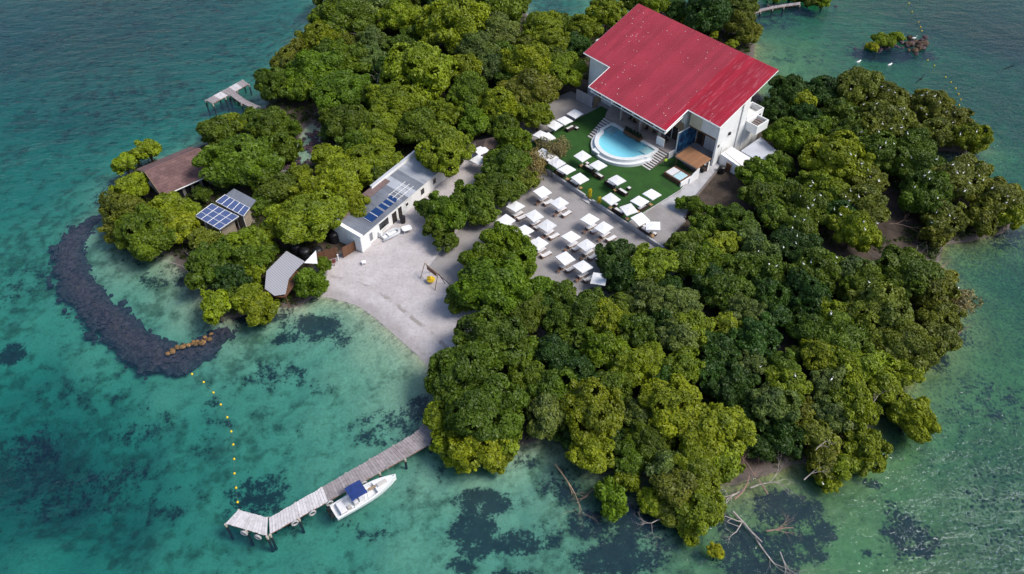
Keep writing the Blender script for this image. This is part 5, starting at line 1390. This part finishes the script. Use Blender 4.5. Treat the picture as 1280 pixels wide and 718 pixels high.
dead('pale dead branches poking out of the wood near the north shore', 452, 55, 4.2, (452, 42), 1.6, .08, DEAD, 12, 4, .5, .8)
dead('long fallen dead tree lying in the water at the south tip', 916, 640, .3, (946, 668), 4.4, .15, DEAD, 21, 5, .15, .02)
dead('tangle of fallen branches in the water at the south tip end', 944, 672, .2, (962, 712), 3.2, .11, DEAD, 22, 5, .2, .03)
dead('reddish dead branches spreading sideways over dark water', 958, 664, .3, (1000, 668), 3.0, .10, DEADR, 23, 5, .3, .1)
dead('reddish tangle of driftwood branches on the south shore clearing', 918, 624, .8, (965, 600), 3.4, .12, DEADR, 25, 5, .25, .12)
dead('curved bleached branches arching above the south shore clearing', 938, 610, .9, (985, 590), 3.2, .10, DEAD, 26, 4, .4, .35)
dead('thick pale root branches spreading from the south clearing to the water', 930, 612, .6, (905, 628), 2.8, .13, DEAD, 61, 5, .3, .1)
dead('red-brown fan of bare branches above the south clearing', 960, 618, .7, (930, 590), 3.0, .11, DEADR, 62, 5, .4, .25)
dead('bundle of thin grey twigs hanging into dark water at the south tip', 975, 690, .3, (985, 716), 2.2, .08, DEAD, 63, 6, .3, .05)
dead('grey twiggy dead crown at the edge of the south clearing', 1005, 600, 2.2, (1020, 590), 1.6, .08, DEAD, 27, 5, .6, .4)
dead('long bare fallen trunk by the shallows east of the long dock', 694, 580, .5, (745, 622), 4.4, .12, TANW, 31, 3, .15, .02)
dead('small reddish branches in the shallows beside the fallen trunk', 742, 612, .6, (715, 634), 1.8, .07, DEADR, 32, 3, .2, .05)
dead('grey bare root tangle hanging over the water at the south bulge', 838, 645, 1.0, (805, 660), 2.4, .09, DEAD, 33, 5, .4, -.05)
dead('grey dead twigs hanging below olive trees at the south bulge', 850, 650, 1.6, (862, 672), 1.8, .07, DEAD, 34, 5, .5, -.1)
dead('long bleached branch arching to the eastern inlet', 1120, 326, 2.2, (1170, 322), 3.6, .12, DEAD, 41, 3, .35, .2)
dead('brown twiggy dead bush at the eastern inlet mouth', 1172, 338, 1.4, (1186, 326), 1.7, .09, DEADR, 42, 6, .7, .4)
dead('bleached branch lying across the brown clearing in the east wood', 1072, 308, 2.0, (1098, 326), 2.6, .09, DEAD, 43, 3, .4, .2)
dead('thin dead branches at the dark gap of the bird wood', 1112, 280, 1.6, (1142, 286), 2.6, .07, DEADR, 44, 4, .4, .2)
dead('pale dead stick standing in the grey gap of the bird wood', 1130, 240, 2.4, (1150, 262), 2.4, .05, DEADR, 45, 3, .4, .3)
dead('grey dead twigs inside the olive tree crown near the south-east shore', 1020, 562, 3.6, (1030, 550), 1.5, .06, DEAD, 46, 5, .8, .6)
dead('grey dead twigs in the yellow tree near the east shore', 1090, 505, 4.0, (1100, 496), 1.2, .05, DEAD, 47, 5, .8, .6)
dead('bare dark twisted trunk of the dry tree at the lawn corner', 690, 222, 1.2, (684, 196), 2.6, .09, BARK, 48, 5, .6, 1.2)
dead('pale grey bare branches among yellow trees near the solar huts', 350, 262, 3.8, (358, 278), 2.0, .06, DEAD, 49, 4, .5, .3)
dead('pinkish dead twig patch in the wood south of the terrace', 758, 545, 3.4, (762, 538), 1.1, .06, DEADR, 50, 5, .8, .8)
dead('brown twiggy dead bush on the eastern edge of the shore wood', 1196, 420, 1.4, (1206, 412), 1.4, .07, DEADR, 51, 5, .7, .4)

# ------------------------------------------------------------------ stones
RING = [(150, 258), (128, 266), (104, 279), (86, 297), (82, 320), (93, 350), (115, 376), (142, 402), (172, 426), (204, 444), (236, 441), (258, 423), (285, 404), (300, 397)]
rw = [W(x, y, 0) for x, y in RING]
rr = random.Random(11); mb = MB()
for k in range(len(rw) - 1):
    L = (rw[k + 1] - rw[k]).length
    n = int(L * (34 if k < 10 else 24))
    d = (rw[k + 1] - rw[k]).normalized(); nn = Vector((-d.y, d.x, 0))
    for i in range(n):
        off = max(-1.35, min(1.35, rr.gauss(0, .5))); hwid = 2.5 if 1 < k < 10 else 1.8
        p = rw[k].lerp(rw[k + 1], rr.random()) + nn * off * hwid
        top = -.42 - .55 * abs(off) ** 1.5 - (.25 if k < 2 else 0)
        s = rr.uniform(.12, .34) if rr.random() < .8 else rr.uniform(.4, .75)
        mb.blob((p.x, p.y, top - s * .5), s, rr.randint(0, 99999), 6, 3, .28, (1.1, 1, .7))
    for i in range(int(L * 3)):
        p = rw[k].lerp(rw[k + 1], rr.random())
        mb.blob((p.x + rr.uniform(-.8, .8), p.y + rr.uniform(-.8, .8), -1.35), 1.25, rr.randint(0, 99999), 7, 4, .2, (1.5, 1.5, .5))
tag(mb.build('rubble_breakwater', ROCK), 'curved breakwater of dark rubble stones lying just under the water', 'rubble', kind='stuff')
for i in range(22):
    t = i / 21
    x = 212 + (266 - 212) * t; y = 443 - 24 * t - 3 * math.sin(t * 6)
    p = W(x + rr.uniform(-4, 4), y + rr.uniform(-4, 4), 0); s = rr.uniform(.15, .42)
    o = MB().blob((0, 0, 0), s, 500 + i, 7, 4, .25, (1.15, 1, .75)).build('rock', ROCKO, None, loc=(p.x, p.y, .02))
    tag(o, 'ochre rock showing above water on the dark curved breakwater', 'rock', 'ochre rocks on the breakwater')
for i in range(26):
    x, y = rr.gauss(1146, 8), rr.gauss(55, 4.5)
    p = W(x, y, .2); s = rr.uniform(.35, .8)
    o = MB().blob((0, 0, 0), s, 700 + i, 7, 4, .25, (1.2, 1, .8)).build('rock', ROCKB if i % 3 else ROCK, None, loc=(p.x, p.y, .1 + rr.uniform(0, .4)))
    tag(o, 'brown rock of the small bare islet next to the yellow bush', 'rock', 'rocks of the bare islet')
mb = MB()
for (cx, cy, sx_, sy_, n) in ((1104, 58, 12, 3, 40), (392, 178, 6, 12, 90), (362, 204, 12, 6, 60), (985, 6, 24, 2, 30)):
    for i in range(n):
        p = W(rr.gauss(cx, sx_), rr.gauss(cy, sy_), 0); s = rr.uniform(.2, .5)
        mb.blob((p.x, p.y, -.12), s, rr.randint(0, 9999), 6, 3, .28, (1.1, 1, .7))
tag(mb.build('shore_stones', ROCK), 'loose dark stones in the shallows of inlet and islets', 'stones', kind='stuff')

# ------------------------------------------------------------------ buoys
by = MB().lathe([(.02, -.25), (.2, -.18), (.27, 0), (.22, .2), (.08, .3), (.05, .42), (.01, .43)], n=10).mesh('buoy', YEL, True)
B1 = [(240, 468), (254.6, 478), (266.7, 491), (276, 506), (284, 522), (289, 539.6), (291.5, 556), (292.6, 574), (293, 592), (295, 610), (297, 628)]
B2 = [(1182, 96.6), (1188.4, 103), (1194.5, 110.8), (1198, 117.8), (1200.6, 124.7), (1198.8, 131.6), (1148, 28), (1150.6, 34), (1152, 39), (1167.7, 82.4), (1159.4, 75.6), (1136, 4.5), (1140, 15)]
for lst, lab, g in ((B1, 'small yellow buoy in the line from breakwater to dock end', 'bay buoys'), (B2, 'small yellow buoy in the line off the bird wood', 'lagoon buoys')):
    for x, y in lst:
        o = put('buoy', by, None, W(x, y, .05)); o.scale = (.55, .55, .55); o.rotation_euler = (R_(random.uniform(-12, 12)), R_(random.uniform(-12, 12)), 0); tag(o, lab, 'buoy', g)
    pts = [W(x, y, -.05) for x, y in lst[:6 if lst is B2 else 11]]
    tag(MB().tube(pts, .012, 4).build('buoy_rope', GREYW), 'thin rope carrying the yellow buoys ' + ('across the bay' if lst is B1 else 'off the bird wood'), 'rope')

# ------------------------------------------------------------------ birds
def egret_mesh():
    mb = MB()
    mb.tube([(-.32, 0, .30), (-.2, 0, .34), (0, 0, .38), (.16, 0, .44), (.2, 0, .55), (.15, 0, .68), (.2, 0, .78), (.28, 0, .79)], [.03, .10, .14, .10, .05, .04, .05, .03], 7)
    mb.tube([(.28, 0, .79), (.42, 0, .76)], [.018, .004], 4)
    for y in (-.05, .05): mb.tube([(0, y, .3), (.02, y, -.1)], .012, 4)
    return mb.mesh('egret', EGRET, True)
EG = egret_mesh()
def zl(ox, oy, s, pts): return [(ox + a / s, oy + b / s) for a, b in pts]
EP = zl(940, 90, 6.4, [(785, 150), (960, 188), (910, 218), (995, 265), (1035, 130), (1090, 155), (1140, 175), (955, 325), (890, 270), (1040, 428), (795, 300), (1230, 345), (1215, 300), (1185, 315), (1205, 383), (1190, 458), (1240, 505), (1130, 587), (1065, 580), (1020, 620), (870, 492), (645, 625), (825, 680), (1010, 490), (1110, 465)])
EP += zl(1080, 90, 6.4, [(372, 205), (455, 300), (495, 350), (720, 335), (655, 330), (500, 180), (562, 205), (605, 255), (705, 415), (895, 490), (765, 510), (460, 200)])
EP += zl(1080, 190, 6.4, [(375, 58), (302, 120), (515, 175), (478, 203), (705, 115), (790, 178), (830, 120), (740, 180), (885, 230), (915, 200), (950, 235), (400, 295), (520, 225), (575, 70), (750, 320), (583, 383), (840, 260), (800, 325), (1020, 300), (1145, 365), (1130, 420), (1190, 400), (720, 460), (575, 495), (680, 520), (715, 545), (540, 575), (115, 245), (45, 210), (100, 580)])
EP += zl(900, 190, 6.4, [(738, 258), (720, 285), (800, 358), (750, 395), (735, 440), (700, 460), (595, 530), (575, 620), (460, 408), (1040, 322), (1030, 402), (1105, 370), (1000, 370), (1010, 450), (910, 470), (960, 515), (1070, 440), (1155, 632), (1145, 572), (1040, 30), (1080, 35), (1130, 105), (1180, 155), (1265, 245), (1255, 585), (1160, 335), (640, 365), (670, 555)])
EP += zl(860, 290, 6.4, [(560, 165), (760, 137), (645, 270), (705, 283), (920, 268), (980, 252), (1180, 260), (1185, 215), (1140, 665), (860, 100), (870, 40)])
EP += zl(1040, 290, 6.4, [(292, 415), (1065, 435), (1005, 460)]) + zl(880, 390, 6.4, [(1010, 25), (445, 450), (725, 520), (1015, 550)]) + [(1028, 606)]
bpy.context.view_layer.update()
dg_ = bpy.context.evaluated_depsgraph_get()
brnd = random.Random(5)
for x, y in EP:
    d = (W(x, y, 0) - Vector((0, 0, CAM_H))).normalized()
    hit, loc, nrm, idx, ob, mat = sc.ray_cast(dg_, Vector((0, 0, CAM_H)), d)
    if not hit or loc.z < .5: continue
    o = put('egret', EG, None, loc + Vector((0, 0, .02)), brnd.uniform(0, 6.28))
    s = brnd.uniform(.5, .72); o.scale = (s, s, s)
    zone_e = 'white egret perched on a tree in the bird wood east of the house' if (x > 960 and y < 300) else 'white egret perched on a tree in the dark middle wood'
    tag(o, zone_e, 'bird', 'egrets in the bird wood' if 'east' in zone_e else 'egrets in the dark wood')
for x, y, lab in ((1142, 50, 'white bird resting on the rocks of the bare islet'), ):
    o = put('egret', EG, None, W(x, y, .75)); o.scale = (1.5, 1.5, 1.1); tag(o, lab, 'bird')
for x, y, lab in ((1072.7, 78, 'white bird floating on the lagoon left of the other below the islet'), (1111.7, 81.7, 'white bird floating on the lagoon right below the islet bush')):
    o = MB().loft([[(-.5, -.03, .02), (-.5, .03, .02), (-.5, .03, .1), (-.5, -.03, .1)], [(-.2, -.18, -.05), (-.2, .18, -.05), (-.2, .12, .26), (-.2, -.12, .26)], [(.2, -.18, -.05), (.2, .18, -.05), (.2, .11, .26), (.2, -.11, .26)], [(.4, -.07, .05), (.4, .07, .05), (.42, .06, .42), (.42, -.06, .42)], [(.6, -.03, .34), (.6, .03, .34), (.6, .02, .38), (.6, -.02, .38)]]).build('water_bird', EGRET, None, True, W(x, y, 0), R_(20))
    tag(o, lab, 'bird')
def flyer(x, y, z, rz, roll, lab):
    p = W(x, y, z); t = thing('frigate_bird', lab, 'bird', p, rz); t.rotation_euler = (roll, 0, rz)
    MB().tube([(-.45, 0, 0), (-.1, 0, 0), (.25, 0, .02), (.42, 0, .03), (.58, 0, .02)], [.02, .07, .075, .05, .01], 6).build('body', BLACKF, t, True)
    for s in (-1, 1):
        MB().loft([[(.2, s * .04, .02), (.2, s * .45, .14), (.02, s * 1.1, .03)], [(-.05, s * .04, .0), (.0, s * .45, .12), (-.06, s * 1.1, .02)]]).build('wing', BLACKF, t)
        MB().loft([[(-.4, s * .03, 0), (-.4, 0, 0), (-.4, 0, .02)], [(-.8, s * .13, 0), (-.8, s * .09, 0), (-.8, s * .1, .01)]]).build('tail_feather', BLACKF, t)
flyer(1150, 99, 8, R_(-60), R_(35), 'black frigate bird flying low over the lagoon near the buoys')
flyer(1261, 85, 9, R_(60), R_(-40), 'black frigate bird flying over open water beyond the buoys')
